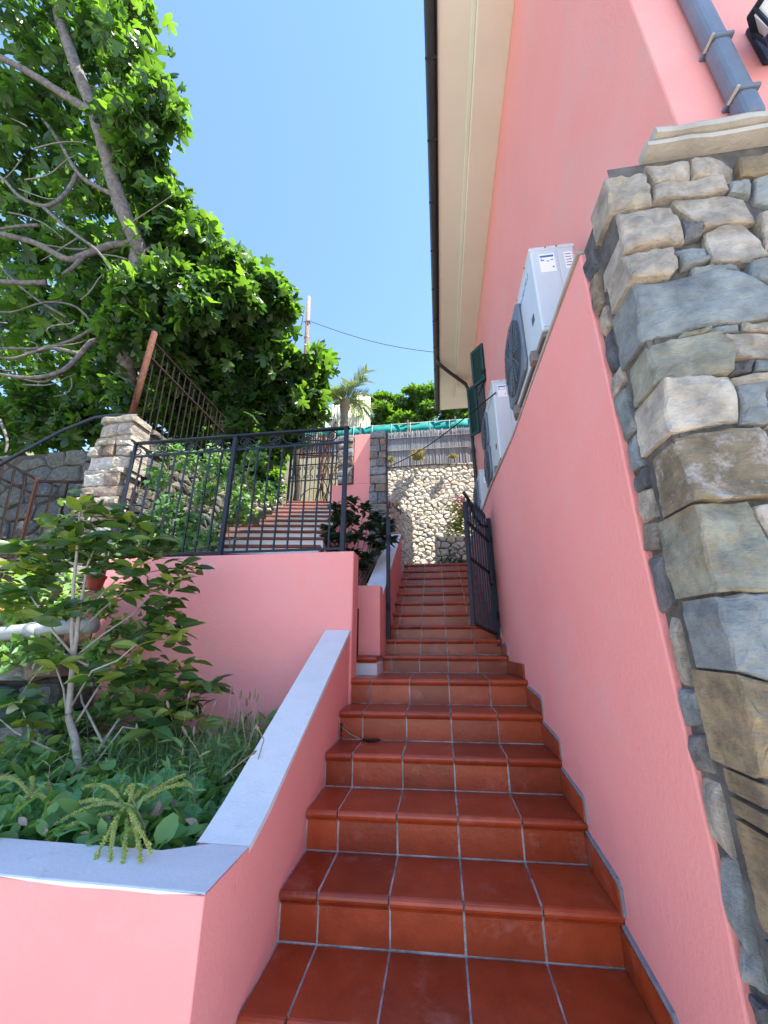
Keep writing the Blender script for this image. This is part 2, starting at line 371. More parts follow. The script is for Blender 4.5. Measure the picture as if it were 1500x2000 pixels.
def leafcloud(name, kind, pos, dirs, ups, sizes, mat, parent=None, kindtag='stuff'):
    T, F = TPL[kind]; k = len(T); Rm = rotmats(dirs, ups); n = len(pos)
    V = np.einsum('nij,kj->nki', Rm, T)*sizes[:, None, None]+pos[:, None, :]
    V = V.reshape(-1, 3)
    if parent is not None: V = V-np.array(ORG[parent.name])
    fl = np.array([i for f in F for i in f]); ln = np.array([len(f) for f in F])
    loops = (fl[None, :]+(np.arange(n)*k)[:, None]).ravel(); tot = np.tile(ln, n); st = np.concatenate([[0], np.cumsum(tot)[:-1]])
    me = bpy.data.meshes.new(name); me.vertices.add(len(V)); me.vertices.foreach_set('co', V.ravel())
    me.loops.add(len(loops)); me.loops.foreach_set('vertex_index', loops.astype(np.int32))
    me.polygons.add(len(tot)); me.polygons.foreach_set('loop_start', st.astype(np.int32)); me.polygons.foreach_set('loop_total', tot.astype(np.int32))
    me.update(calc_edges=True); me.validate()
    o = link(name, me, parent, mat)
    if kindtag and parent is not None: o['kind'] = kindtag
    return o
_LM = {}
def leafobj(kind, pos, d, up, size, mat, parent, name='leaf'):
    key = (kind, mat.name)
    if key not in _LM:
        T, F = TPL[kind]; me = bpy.data.meshes.new(name+'_'+kind); me.from_pydata([tuple(p) for p in T], [], F); me.update(); me.materials.append(mat); _LM[key] = me
    o = bpy.data.objects.new(name, _LM[key]); COL.objects.link(o); o.parent = parent; ORG[o.name] = ORG[parent.name]
    Rm = rotmats(np.array([d], float), np.array([up], float))[0]
    Mx = Matrix([[*(Rm[i]*size), 0] for i in range(3)]+[[0, 0, 0, 1]])
    for i in range(3): Mx[i][3] = pos[i]-ORG[parent.name][i]
    o.matrix_local = Mx
    return o
def rdirs(n, down=0., spread=1.):
    d = rng.normal(0, 1, (n, 3))*np.array([1, 1, .6*spread]); d[:, 2] -= down; return d/np.linalg.norm(d, axis=1, keepdims=True)
def rups(n, up=1.3):
    d = rng.normal(0, .6, (n, 3)); d[:, 2] += up; return d
def blob(n, c, r, shell=.55):
    d = rng.normal(0, 1, (n, 3)); d /= np.linalg.norm(d, axis=1, keepdims=True)
    q = (shell+(1-shell)*rng.random((n, 1)))*(1+.17*rng.normal(0, 1, (n, 1)))
    return np.array(c)+d*q*np.array(r)

# ================================================================== SETTING
def struct(name, mb, mat, **k):
    o = mb.build(name, mat, None, **k); o['kind'] = 'structure'; return o
struct('ground', MB().add([(-400,-400,-1.9),(400,-400,-1.9),(400,600,-1.9),(-400,600,-1.9)], [(0,1,2,3)]), M['concrete'])
struct('lower_bounce_path', MB().box(-7, 7, -12, 1.42, -1.88, -1.56), M['pavebounce'])  # unseen ground, made wide and pale to bounce sun onto steps and walls
struct('planting_soil', MB().box(-4.2, -.93, 1.57, 3.3, -1.8, -.90), M['soil'])
struct('terrace_ground', MB().box(-5.3, -1.30, 3.45, 6.9, -1.8, .66), M['soil'])
struct('upper_planting_soil', MB().box(-1.32, -.78, 3.42, 6.5, -1.8, .30), M['soil'])
struct('upper_terrace', MB().box(-5.3, -.92, 6.92, 10.6, -1.8, 2.47), M['earth'])
struct('top_landing', MB().box(-.93, .99, 6.47, 10.4, -1.8, 1.222), M['concrete'])
def hill(name, x0, x1, y0, y1, fn, nx=30, ny=30):
    mb = MB(); vs = []; fs = []
    for j in range(ny+1):
        for i in range(nx+1):
            x = x0+(x1-x0)*i/nx; y = y0+(y1-y0)*j/ny; vs.append((x, y, fn(x, y)+.25*math.sin(x*1.3+y*.7)+.15*math.sin(y*2.1-x)))
    for j in range(ny):
        for i in range(nx):
            a = j*(nx+1)+i; fs.append((a, a+1, a+nx+2, a+nx+1))
    return struct(name, mb.add(vs, fs), M['earth'], smooth=True)
hill('hillside', -60, 40, 10.75, 70, lambda x, y: 4.95+max(0, y-12)*.42)
hill('left_hillside', -40, -5.3, 2.2, 11.5, lambda x, y: .5+(-5.3-x)*.45+max(0, y-4)*.25)

# ================================================================== STAIRCASES OF TERRACOTTA TILES
Z0, Y0, RISE, GO = -1.195, 2.052, .183, .3165
SH = .035                                             # the risers run slightly askew
ZL = Z0+5*RISE; YL = Y0+4*GO+.625
R2, G2 = .151, .279
def xwall(y):                                         # plan of the right-hand wall
    return float(np.interp(y, [1.2, 2.9, 3.95, 6.6, 9.5], [.664, .660, .605, .585, .60]))
def tread_profile(yf, yb, z):                         # bullnose tile in (y,z)
    th = .046; r = .019
    arc = [(yf+r-r*math.sin(a), z-r+r*math.cos(a)) for a in [i*PI/6 for i in range(0, 6)]]
    return [(yb, z)]+arc+[(yf+.004, z-th+.008), (yf+.012, z-th), (yf+.035, z-th), (yf+.038, z-.014), (yb, z-.014)]
def tile_steps(st, specs, cols, name_t='tread_tile', name_r='riser_tile'):
    g = .0048
    for (yr, zt, yb, zb, x0, x1) in specs:
        # yr: riser plane, zt: tread height on top, yb: back of that tread, zb: height below
        cs = [x0]+[c for c in cols if x0+.03 < c < x1-.03]+[x1]
        for a, b in zip(cs[:-1], cs[1:]):
            dz = random.uniform(-.0012, .0012); dy = random.uniform(-.002, .002)
            j = random.uniform(-.0015, .0015)
            f = lambda p, q, t: (t, p+SH*t, q)
            MB().prism(tread_profile(yr-.028+dy, yb-.004, zt+dz), a+g+j, b-g, f).build(name_t, M['tile'], st)
            MB().prism([(yr+dy, zb+.005), (yr+dy, zt-.049), (yr+.013, zt-.049), (yr+.013, zb+.005)], a+g, b-g+j, f).build(name_r, M['tile'], st)
def skirt(st, xw, yr, ynext, zt, rise, last=False):
    # tile on the wall above a tread that runs from ynext (front) to yr (back riser)
    f = lambda p, q, t: (xwall(p)-.001+(t-xw), p+SH*xw, q)
    yf = ynext-.015
    poly = [(yr, zt+.004), (yr, zt+rise-.05), (yr-.05, zt+rise-.055), (yf+.02, zt+.095), (yf, zt+.075), (yf, zt+.004)]
    cx = sum(p for p, _ in poly)/6; cz = sum(q for _, q in poly)/6
    MB().prism([(p+.012*(1 if p > cx else -1), q+(.017 if q > zt+.02 else -.004)) for p, q in poly], xw-.010, xw+.02, f).build('mortar_bed', M['pipe_joint'], st)
    k = yr-.085
    zc = np.interp(k, [yf+.02, yr-.05], [zt+.095, zt+rise-.055])
    MB().prism([(yr, zt+.004), (yr, zt+rise-.05), (yr-.05, zt+rise-.055), (k+.003, zc), (k+.003, zt+.004)], xw-.017, xw-.004, f).build('skirting_tile', M['tile'], st)
    MB().prism([(k-.002, zt+.004), (k-.002, zc), (yf+.02, zt+.095), (yf, zt+.075), (yf, zt+.004)], xw-.017, xw-.004, f).build('skirting_tile', M['tile'], st)
M['pipe_joint'] = material('grey_joint', (.20,.21,.24), (.30,.31,.33), .9, 14, .3, 120, .2)

st1 = thing('staircase', 'wide lower flight of red terracotta tiled steps nearest the viewer', 'stairs', (0, 2.0, -1.56), 'terracotta tiled flights')
core = MB(); f = lambda p, q, t: (t, p+SH*t, q)
prof = [(Y0-2*GO+.013, -1.87)]
specs = []
for k in range(-1, 5):
    yr = Y0+k*GO; zt = Z0+(k+1)*RISE; yb = (Y0+(k+1)*GO) if k < 4 else YL
    specs.append((yr, zt, yb, zt-RISE, -.735, .662))
    prof += [(yr+.004, zt-RISE-.004), (yr+.004, zt-.004)]
prof[1] = (Y0-GO+.004, -1.87)
prof += [(YL+.02, ZL-.004), (YL+.02, -1.87)]
core.prism(prof[1:], -.738, .664, f).build('mortar_core', M['grout'], st1)
LC = [-.568, -.263, .043, .354]
tile_steps(st1, specs, LC)
for k in range(0, 5):
    skirt(st1, .664, Y0+k*GO, Y0+(k-1)*GO-.03, Z0+k*RISE, RISE)
# landing skirting along the bend
for a, b in ((3.38, 3.58), (3.585, 3.77), (3.775, 3.93)):
    xa, xb = xwall(a), xwall(b); h = .11
    MB().add([(xa-.014,a,ZL+.004),(xb-.014,b,ZL+.004),(xb-.014,b,ZL+h),(xa-.014,a,ZL+h),(xa+.004,a,ZL+.004),(xb+.004,b,ZL+.004),(xb+.004,b,ZL+h),(xa+.004,a,ZL+h)],
             [(0,1,2,3),(4,7,6,5),(0,4,5,1),(1,5,6,2),(2,6,7,3),(3,7,4,0)]).build('skirting_tile', M['tile'], st1)

st2 = thing('staircase', 'narrow upper flight of red tiled steps beyond the open iron gate', 'stairs', (0, YL, ZL), 'terracotta tiled flights')
SH = .006
specs = []; prof = []
for k in range(10):
    yr = YL+k*G2; zt = ZL+(k+1)*R2; yb = yr+G2 if k < 9 else yr+.25
    specs.append((yr, zt, yb, zt-R2, -.568, xwall(yr)-.006))
    prof += [(yr+.004, zt-R2-.004), (yr+.004, zt-.004)]
prof += [(YL+9*G2+.24, ZL+10*R2-.004), (YL+9*G2+.24, -1.8), (YL+.004, -1.8)]
MB().prism(prof, -.57, .585, lambda p, q, t: (t, p+SH*t, q)).build('mortar_core', M['grout'], st2)
tile_steps(st2, specs, [-.476, -.214, .054, .326])
# first step runs on to the left under the small pink block
led = MB().box(-.80, -.571, 3.62, 3.95, ZL-.25, ZL+R2-.05).build('ledge_wall', M['white'], st2, bevel=.01)
MB().prism(tread_profile(3.585, 3.95, ZL+R2-.002), -.80, -.573, lambda p, q, t: (t, p, q)).build('tread_tile', M['tile'], st2)
for k in range(0, 2):
    skirt(st2, xwall(YL+.2)-.002, YL+(k+1)*G2, YL+k*G2-.02, ZL+(k+1)*R2, R2)

# ================================================================== RIGHT-HAND PINK WALL
ZW = 1.585
rw = thing('garden_wall', 'tall smooth pink plaster wall rising on the right of the red stairs', 'wall', (.8, 3.5, -1.7), 'pink plaster walls')
ys = list(np.linspace(1.335, 2.7, 6))+list(np.linspace(2.85, 4.1, 14))+list(np.linspace(4.4, 8.4, 8))
def wallstrip(zlo, zhi, dx=0., xb=.998, wob=0.):
    vs = []; fs = []; n = len(ys); zs = np.linspace(zlo, zhi, 9)
    for y in ys:
        for z in zs:
            vs.append((xwall(y)+dx+wob*(.0035*math.sin(2.3*y+3.1*z)+.003*math.sin(5.1*z-1.7*y)), y, z))
        vs.append((xb, y, zhi)); vs.append((xb, y, zlo))
    m = 11
    for i in range(n-1):
        for j in range(m): fs.append((i*m+j, i*m+(j+1) % m, (i+1)*m+(j+1) % m, (i+1)*m+j))
    fs += [tuple(range(m)), tuple((n-1)*m+j for j in range(m))[::-1]]
    return MB().add(vs, fs)
wallstrip(-1.8, ZW, 0, .998, 1).build('wall_body', M['pink'], rw, bevel=.006)
vs = []; fs = []
for y in ys: vs += [(xwall(y)-.010, y, ZW+.002), (xwall(y)-.010, y, ZW+.020), (.99, y, ZW+.020), (.99, y, ZW+.002)]
for i in range(len(ys)-1): fs += [(i*4+j, i*4+(j+1) % 4, i*4+4+(j+1) % 4, i*4+4+j) for j in range(4)]
fs += [(0,1,2,3), tuple((len(ys)-1)*4+j for j in (3,2,1,0))]
MB().add(vs, fs).build('coping', M['coping'], rw)

# ================================================================== HOUSE
FX = 1.0; ZE = 6.12; YN = 1.095; YF = 8.4
h = thing('house', 'pink plastered house with cream eaves, brown gutter and downpipes', 'house', (4, 5, 1.6))
MB().box(FX, 8.5, YN, YF, 1.5, ZE+.1).build('wall', M['pink_house'], h, bevel=.01)
MB().box(.245, 9.3, YN-.9, YF+1.05, ZE, ZE+.10).build('soffit', M['soffit'], h)
MB().box(.635, FX+.01, YN-.36, YF+.36, ZE-.10, ZE-.001).build('eave_moulding', M['soffit'], h, bevel=.015, seg=3)
MB().box(.585, .6345, YN-.41, YF+.41, ZE-.045, ZE-.001).build('eave_moulding', M['soffit'], h, bevel=.01, seg=2)
rf = MB().prism([(.19, ZE+.16), (4.7, ZE+2.0), (9.4, ZE+.16), (9.4, ZE+.102), (.262, ZE+.102)], YN-.95, YF+1.1, lambda p, q, t: (p, t, q)).build('roof', M['roof'], h)
g = MB()
gp = [(.185+.075*math.cos(a), ZE+.105+.085*math.sin(a)) for a in [PI+i*PI/8 for i in range(9)]]
gp = gp+[(.26, ZE+.13), (.11, ZE+.13)]
g.prism(gp, YN-.97, YF+1.12, lambda p, q, t: (p, t, q)).build('gutter', M['gutter'], h, smooth=False)
MB().box(.232, .2445, YN-.93, YF+1.08, ZE-.02, ZE+.09).build('fascia_board', M['gutter'], h)
dp = MB().tube([(.185, 7.42, ZE+.08), (.20, 7.44, ZE-.05), (.5, 7.75, ZE-.13), (.86, 8.12, ZE-.19), (.92, 8.2, ZE-.30), (.93, 8.22, 4), (.93, 8.22, 1.6)], .042, 10).build('downpipe', M['gutter'], h, smooth=True)
MB().tube([(.93,8.22,4.2),(.93,8.22,4.14)], .055, 10).build('pipe_clip', M['gutter'], dp)
for yy in np.arange(1.0, 9.3, .75): MB().box(.106, .245, yy, yy+.025, ZE+.012, ZE+.02).build('gutter_bracket', M['gutter'], h)
# near downpipe on the front face
for i, (z0, z1) in enumerate(((1.79,1.93),(1.935,2.27),(2.275,3.4),(3.405,6.1))):
    MB().box(1.165, 1.238, YN-.070, YN-.005, z0, z1).build('downpipe', M['pipe_grey'], h, bevel=.022, seg=3)
for z in (1.93, 2.27):
    cl = MB().box(1.157, 1.246, YN-.076, YN+.01, z-.009, z+.009).build('pipe_clip', M['pipe_grey'], h, bevel=.006)
    MB().tube([(1.160, YN-.084, z-.014), (1.160, YN-.03, z-.014)], .006, 8).build('bolt', M['coping'], cl)
# shutters of the window near the far corner
def shutter(p0, p1, z0, z1, tilt=0.):
    a = Vector((p0[0], p0[1], 0)); b = Vector((p1[0], p1[1], 0)); u = (b-a); L = u.length; u.normalize(); n = Vector((-u.y, u.x, 0))
    P = lambda s, z, d=0: a+u*s+Vector((0, 0, z))+n*(d+tilt*(z1-z))
    fr = MB()
    for s0, s1, za, zb in ((0, .05, z0, z1), (L-.05, L, z0, z1), (.0501, L-.0501, z0, z0+.06), (.0501, L-.0501, z1-.06, z1)):
        fr.add([P(s, z, d) for d in (-.02, .02) for s, z in ((s0, za), (s1, za), (s1, zb), (s0, zb))],
               [(0,1,2,3),(7,6,5,4),(0,4,5,1),(1,5,6,2),(2,6,7,3),(3,7,4,0)])
    so = fr.build('shutter', M['shutter'], h)
    k = int((z1-z0-.12)/.045)
    for i in range(k):
        z = z0+.06+(z1-z0-.12)*(i+.5)/k
        MB().add([P(.05, z-.02, -.012), P(L-.05, z-.02, -.012), P(L-.05, z+.012, .014), P(.05, z+.012, .014),
                  P(.05, z-.014, -.014), P(L-.05, z-.014, -.014), P(L-.05, z+.018, .012), P(.05, z+.018, .012)],
                 [(0,1,2,3),(7,6,5,4),(0,4,5,1),(2,6,7,3)]).build('slat', M['shutter'], so)
    return so
shutter((.985, 5.95), (.80, 6.20), 4.42, 5.20)
shutter((.985, 7.25), (.82, 7.45), 4.10, 5.28)
wn = MB().box(.985, .999, 6.25, 7.2, 4.08, 5.3).build('window', M['shutter'], h)
MB().box(.979, .9845, 6.3, 7.15, 4.13, 5.25).build('pane', M['black'], wn)
MB().bar((.99,6.0,4.45), (.87,6.25,4.30), .03).build('shutter_stay', M['shutter'], h)
MB().bar((.99,5.95,4.60), (.94,5.93,4.55), .05).build('hinge', M['black'], h)
# wall lamp by the near downpipe
lp = thing('wall_lamp', 'dark metal wall lantern with white glass on the pink house beside the downpipe', 'lamp', (1.36, YN-.01, 2.2))
MB().box(1.36, 1.44, YN-.02, YN-.002, 2.16, 2.40).build('back_plate', M['iron'], lp, bevel=.006)
MB().tube([(1.40, YN-.02, 2.34), (1.39, YN-.07, 2.40), (1.37, YN-.12, 2.40), (1.36, YN-.125, 2.35)], .009, 8).build('arm', M['iron'], lp, smooth=True)
sh = MB().tube([(1.36, YN-.125, z) for z in (2.09, 2.10, 2.125, 2.126)], [.03, .075, .075, .055], 6).build('lantern_base', M['iron'], lp)
MB().tube([(1.36, YN-.125, z) for z in (2.127, 2.27)], [.052, .072], 6).build('glass', M['white_bulb'], lp)
for k in range(6):
    a = 2*PI*k/6; MB().bar((1.36+.058*math.cos(a), YN-.125+.058*math.sin(a), 2.12), (1.36+.08*math.cos(a), YN-.125+.08*math.sin(a), 2.275), .009).build('frame_bar', M['iron'], lp)
MB().tube([(1.36, YN-.125, z) for z in (2.271, 2.285, 2.33, 2.36)], [.095, .09, .04, .008], 6).build('lantern_roof', M['iron'], lp)

# ================================================================== NATURAL STONE WALL AT THE RIGHT
YS = 1.06
sw = thing('stone_wall', 'big rough stone corner wall with split blocks at the right edge', 'wall', (1.5, 1.2, -1.7), 'rubble stone walls')
MB().box(.705, 2.9, YS+.03, 1.0935, -1.86, 1.70).build('mortar_core', M['mortar'], sw)
MB().box(.686, .996, 1.0945, 1.334, -1.86, 1.60).build('mortar_side', M['mortar'], sw)
fr = ((0, YS, 0), (1, 0, 0), (0, 0, 1), (0, -1, 0))
def pp(pts, k=1.035):
    q = np.array([at(x, y, YS)[[0, 2]] for x, y in pts]); c = q.mean(0); q = c+(q-c)*k
    return [(max(float(a), .668), float(b)) for a, b in q]
BIG = [ # corner blocks, outline of the front face
 (((1185,344),(1260,337),(1275,395),(1194,401)),'st_tan'), (((1212,407),(1311,401),(1336,466),(1225,481)),'st_tan'),
 (((1222,486),(1316,481),(1328,515),(1311,535),(1228,543)),'st_tan'), (((1246,547),(1402,529),(1520,560),(1520,622),(1413,629),(1271,649)),'st_blue'),
 (((1277,660),(1402,652),(1422,674),(1428,726),(1288,737)),'st_green'), (((1298,742),(1430,731),(1453,815),(1314,836)),'st_pale'),
 (((1331,846),(1485,829),(1510,870),(1516,966),(1356,973)),'st_quartz'), (((1350,986),(1471,976),(1506,1044),(1520,1150),(1389,1152)),'st_green'),
 (((1358,1192),(1405,1167),(1520,1156),(1530,1335),(1385,1308)),'st_blue'), (((1336,1320),(1520,1344),(1560,1540),(1450,1522),(1345,1425)),'st_ochre')]
LOW = [(.668,.742,-.335,-.30,'st_ochre'),(.668,.748,-.385,-.345,'st_ochre'),(.668,.745,-.455,-.397,'st_ochre'),(.756,1.02,-.50,-.30,'st_tan'),(.668,.775,-.60,-.468,'st_ochre'),(.79,1.0,-.64,-.512,'st_dark'),(.668,.76,-.70,-.612,'st_dark'),(.772,1.03,-.84,-.652,'st_dark'),(.668,.758,-.86,-.715,'st_blue'),(.668,.86,-1.06,-.875,'st_dark'),(.872,1.15,-1.08,-.855,'st_ochre'),(1.03,1.3,-.50,-.28,'st_ochre'),(1.012,1.3,-.64,-.51,'st_tan'),(1.042,1.35,-.845,-.652,'st_blue')]
SMALL = [
 (((1282,355),(1408,345),(1422,372),(1282,386)),'st_tan'), (((1319,391),(1459,379),(1482,424),(1376,446),(1354,428)),'st_tan'),
 (((1379,450),(1450,432),(1499,495),(1462,506),(1393,506)),'st_pale'), (((1336,424),(1372,441),(1371,458),(1341,464)),'st_dark'),
 (((1322,482),(1371,478),(1385,506),(1336,517)),'st_blue'), (((1426,356),(1465,347),(1472,374),(1428,374)),'st_blue'),
 (((1473,351),(1510,340),(1512,392),(1482,384)),'st_blue'), (((1484,418),(1520,404),(1540,480),(1500,482)),'st_tan'),
 (((1356,519),(1459,512),(1453,524),(1359,532)),'st_blue'), (((1462,516),(1530,500),(1540,548),(1464,541)),'st_blue'),
 (((1396,637),(1445,630),(1448,645),(1402,652)),'st_blue'), (((1335,646),(1388,640),(1388,648),(1332,655)),'st_green'),
 (((1450,630),(1540,625),(1545,642),(1453,646)),'st_tan'), (((1411,655),(1540,646),(1540,690),(1430,703)),'st_tan'),
 (((1430,709),(1473,703),(1470,723),(1434,726)),'st_dark'), (((1478,703),(1540,694),(1545,722),(1478,724)),'st_blue'),
 (((1436,731),(1530,728),(1530,745),(1443,746)),'st_tan'), (((1446,750),(1496,747),(1502,824),(1457,821)),'st_blue'),
 (((1502,749),(1570,745),(1580,822),(1508,826)),'st_tan'), (((1482,986),(1570,980),(1590,1060),(1512,1048)),'st_pale'),
 (((1262,326),(1345,318),(1352,350),(1283,352)),'st_tan'), (((1350,316),(1440,308),(1446,340),(1356,346)),'st_tan'), (((1446,306),(1540,298),(1540,336),(1450,340)),'st_ochre')]
for i, (p, m) in enumerate(BIG):
    stone(sw, pp(p), fr, .15+.03*(i % 2), M[m], 100+i, N=34, rough=.015, bulge=.003, edge=.006, wob=.045)
for i, (p, m) in enumerate(SMALL):
    stone(sw, pp(p), fr, .06, M[m], 200+i, N=22, rough=.010, bulge=.002, edge=.005, wob=.055)
for k, (x0, x1, z0, z1, m) in enumerate(LOW):
    j = lambda: random.uniform(-.01, .01)
    stone(sw, [(x0,z0+j()),((x0+x1)/2,z0+j()*.6),(x1+j(),z0+j()),(x1+j(),z1+j()),((x0+x1)/2,z1+j()*.6),(x0,z1+j())], fr, .14, M[m], 440+k, N=24, rough=.013, bulge=.003, edge=.006, wob=.06)
# courses that run on to the right, beyond the picture
i = 0
for poly in voronoi(1.45, 3.3, .26, .17, 31, .012):
    q = [(x+1.42, z-1.75) for x, z in poly]; cx = np.mean([a for a, _ in q]); cz = np.mean([b for _, b in q])
    u, v = 0, 0
    pj = np.array([cx, YS, cz]); d = pj @ _F; xpx = 750+FPX*(pj @ _Rv)/d if d > .05 else 9999
    if xpx < 1560 and d > .05: continue
    if cx < 1.50+.25*max(0, -cz): continue
    stone(sw, q, fr, .06, M[random.choice(['st_tan','st_blue','st_green','st_ochre','st_pale'])], 400+i, N=12, rough=.008, bulge=.006); i += 1
# lower stones towards the ground, below the picture
for k, (x0, x1, z0, z1) in enumerate(((.69,.90,-1.30,-1.08),(.69,1.02,-1.58,-1.33),(.69,.86,-1.84,-1.61),(.92,1.2,-1.30,-1.1),(1.05,1.3,-1.58,-1.33),(.89,1.25,-1.84,-1.61))):
    stone(sw, [(x0,z0),(x1,z0),(x1,z1),(x0,z1)], fr, .12, M[('st_dark','st_ochre','st_tan')[k % 3]], 470+k, N=14, rough=.012, bulge=.01)
# small stones of the return beside the pink wall
fr2 = ((.667, 0, 0), (0, -1, 0), (0, 0, 1), (-1, 0, 0))
z = -1.8; k = 0
while z < 1.5:
    hh = random.uniform(.07, .2); y0 = 1.247+random.uniform(-.005, .02); y1 = 1.318+random.uniform(-.015, .01)
    stone(sw, [(-y1, z), (-y0, z+random.uniform(-.02,.02)), (-y0, z+hh-.012), (-y1, z+hh-.012+random.uniform(-.02,.02))], fr2, .03, M[random.choice(['st_dark','st_dark','st_blue','st_tan','st_post'])], 500+k, N=12, rough=.006, bulge=.004, edge=.006)
    z += hh; k += 1
# slab on top
def slab(x0, x1, y0, y1, z0, z1, seed):
    rs = random.Random(seed); n = max(4, int((x1-x0)/.07)); vs = []; fs = []
    for i in range(n+1):
        x = x0+(x1-x0)*i/n; e = rs.uniform(-.004, .004); t_ = rs.uniform(-.002, .002)
        vs += [(x, y0+e, z0), (x, y0+e*.6-.002, (z0+z1)/2), (x, y0+e+.003, z1-.006+t_), (x, y0+e+.010, z1+t_), (x, y1, z1), (x, y1, z0)]
    for i in range(n): fs += [(i*6+j, i*6+(j+1) % 6, i*6+6+(j+1) % 6, i*6+6+j) for j in range(6)]
    fs += [(0,1,2,3,4,5), tuple(n*6+j for j in (5,4,3,2,1,0))]
    MB().add(vs, fs).build('coping_stone', M['coping'], sw)
slab(.85, 1.23, 1.015, 1.093, 1.735, 1.775, 1); slab(1.235, 1.75, 1.015, 1.093, 1.735, 1.777, 2); slab(1.755, 2.9, 1.015, 1.093, 1.735, 1.775, 3)
slab(.82, 1.6, 1.03, 1.093, 1.70, 1.733, 4); slab(1.61, 2.9, 1.03, 1.093, 1.70, 1.733, 5)
slab(.70, .99, 1.10, 1.332, 1.602, 1.632, 6)

# ================================================================== LEFT-HAND PLANTER WALLS
pw = thing('planter_wall', 'low pink planter wall with a wide white top, sloping up along the stairs', 'wall', (-1.2, 1.5, -1.6), 'pink plaster walls')
YA, YB, ZT, ZE2 = 1.70, 3.246, -.72, .085
def slope(y): return ZT if y <= YA else ZT+(ZE2-ZT)*(y-YA)/(YB-YA)
# outline (y,z) of the sloping wall, softened at the bend
top = [(1.585, ZT-.004)]+[(y, np.interp(y, [1.58,1.66,1.70,1.76,1.84,YB], [ZT-.004,ZT-.002,slope(1.70)+.012,slope(1.76)+.006,slope(1.84),ZE2])) for y in (1.66,1.70,1.76,1.84,2.2,2.6,YB)]
body = [(1.585, -1.8)]+top+[(YB, -1.8)]
MB().prism(body, -.738, -.935, lambda p, q, t: (t, p, q)).build('wall_body', M['pink'], pw)
MB().box(-4.2, -.738, 1.378, 1.5845, -1.8, ZT-.006).build('wall_body', M['pink'], pw, bevel=.004)
# white top as one bent sheet with soft edges
def wtop():
    vs = []; fs = []; t = .02
    ed = [(-.7375, p, q) for p, q in top[1:]]; inn = [(-.9455, p, q) for p, q in top[1:]]
    for (a, b) in zip(ed, inn): 
        w_ = .003*math.sin(9*a[1])
        vs += [(a[0]+.0015, a[1], a[2]-.022+w_*2), (a[0]+.0015, a[1], a[2]+.004), (b[0], b[1], b[2]+.004), (b[0], b[1], b[2]-.10)]
    n = len(ed)
    for i in range(n-1): fs += [(i*4+j, i*4+4+j, i*4+4+j+1, i*4+j+1) for j in range(3)]
    return MB().add(vs, fs)
wtop().build('white_top', M['white'], pw, smooth=False)
fl = MB()
xs = np.linspace(-4.2, -.7365, 24); vs = []; fs = []
for x in xs:
    w_ = .006*math.sin(7*x)+.004*math.sin(17*x+1)
    yb = 1.591 if x < -.95 else 1.6615
    vs += [(x, 1.3765, ZT-.008+w_*.8), (x, 1.3765, ZT-.002), (x, 1.3815, ZT+.001), (x, yb, ZT+.001), (x, yb, ZT-.11 if x < -.95 else ZT-.003)]
for i in range(len(xs)-1): fs += [(i*5+j, i*5+5+j, i*5+5+j+1, i*5+j+1) for j in range(4)]
n5 = (len(xs)-1)*5
MB().add(vs, fs).build('white_top', M['white'], pw)
bw = thing('terrace_wall', 'straight pink retaining wall behind the planter, carrying the iron railing', 'wall', (-1.8, 3.35, -1.6), 'pink plaster walls')
MB().box(-3.12, -.722, 3.25, 3.46, -1.8, .752).build('wall_body', M['pink'], bw, bevel=.012, seg=3)
up = thing('planter_wall', 'narrow pink planter wall with sloping white top along the upper red steps', 'wall', (-.68, 3.9, -.15), 'pink plaster walls')
MB().box(-.80, -.572, 3.80, 3.98, ZL+R2+.001, .525).build('end_block', M['pink'], up, bevel=.008)
pr = [(3.985, ZL), (3.985, .44), (6.06, 1.63), (6.06, ZL)]
MB().prism(pr, -.572, -.775, lambda p, q, t: (t, p, q)).build('wall_body', M['pink'], up)
MB().prism([(3.985, .441), (3.985, .463), (6.06, 1.655), (6.06, 1.631)], -.5705, -.7765, lambda p, q, t: (t, p, q)).build('white_top', M['white'], up)

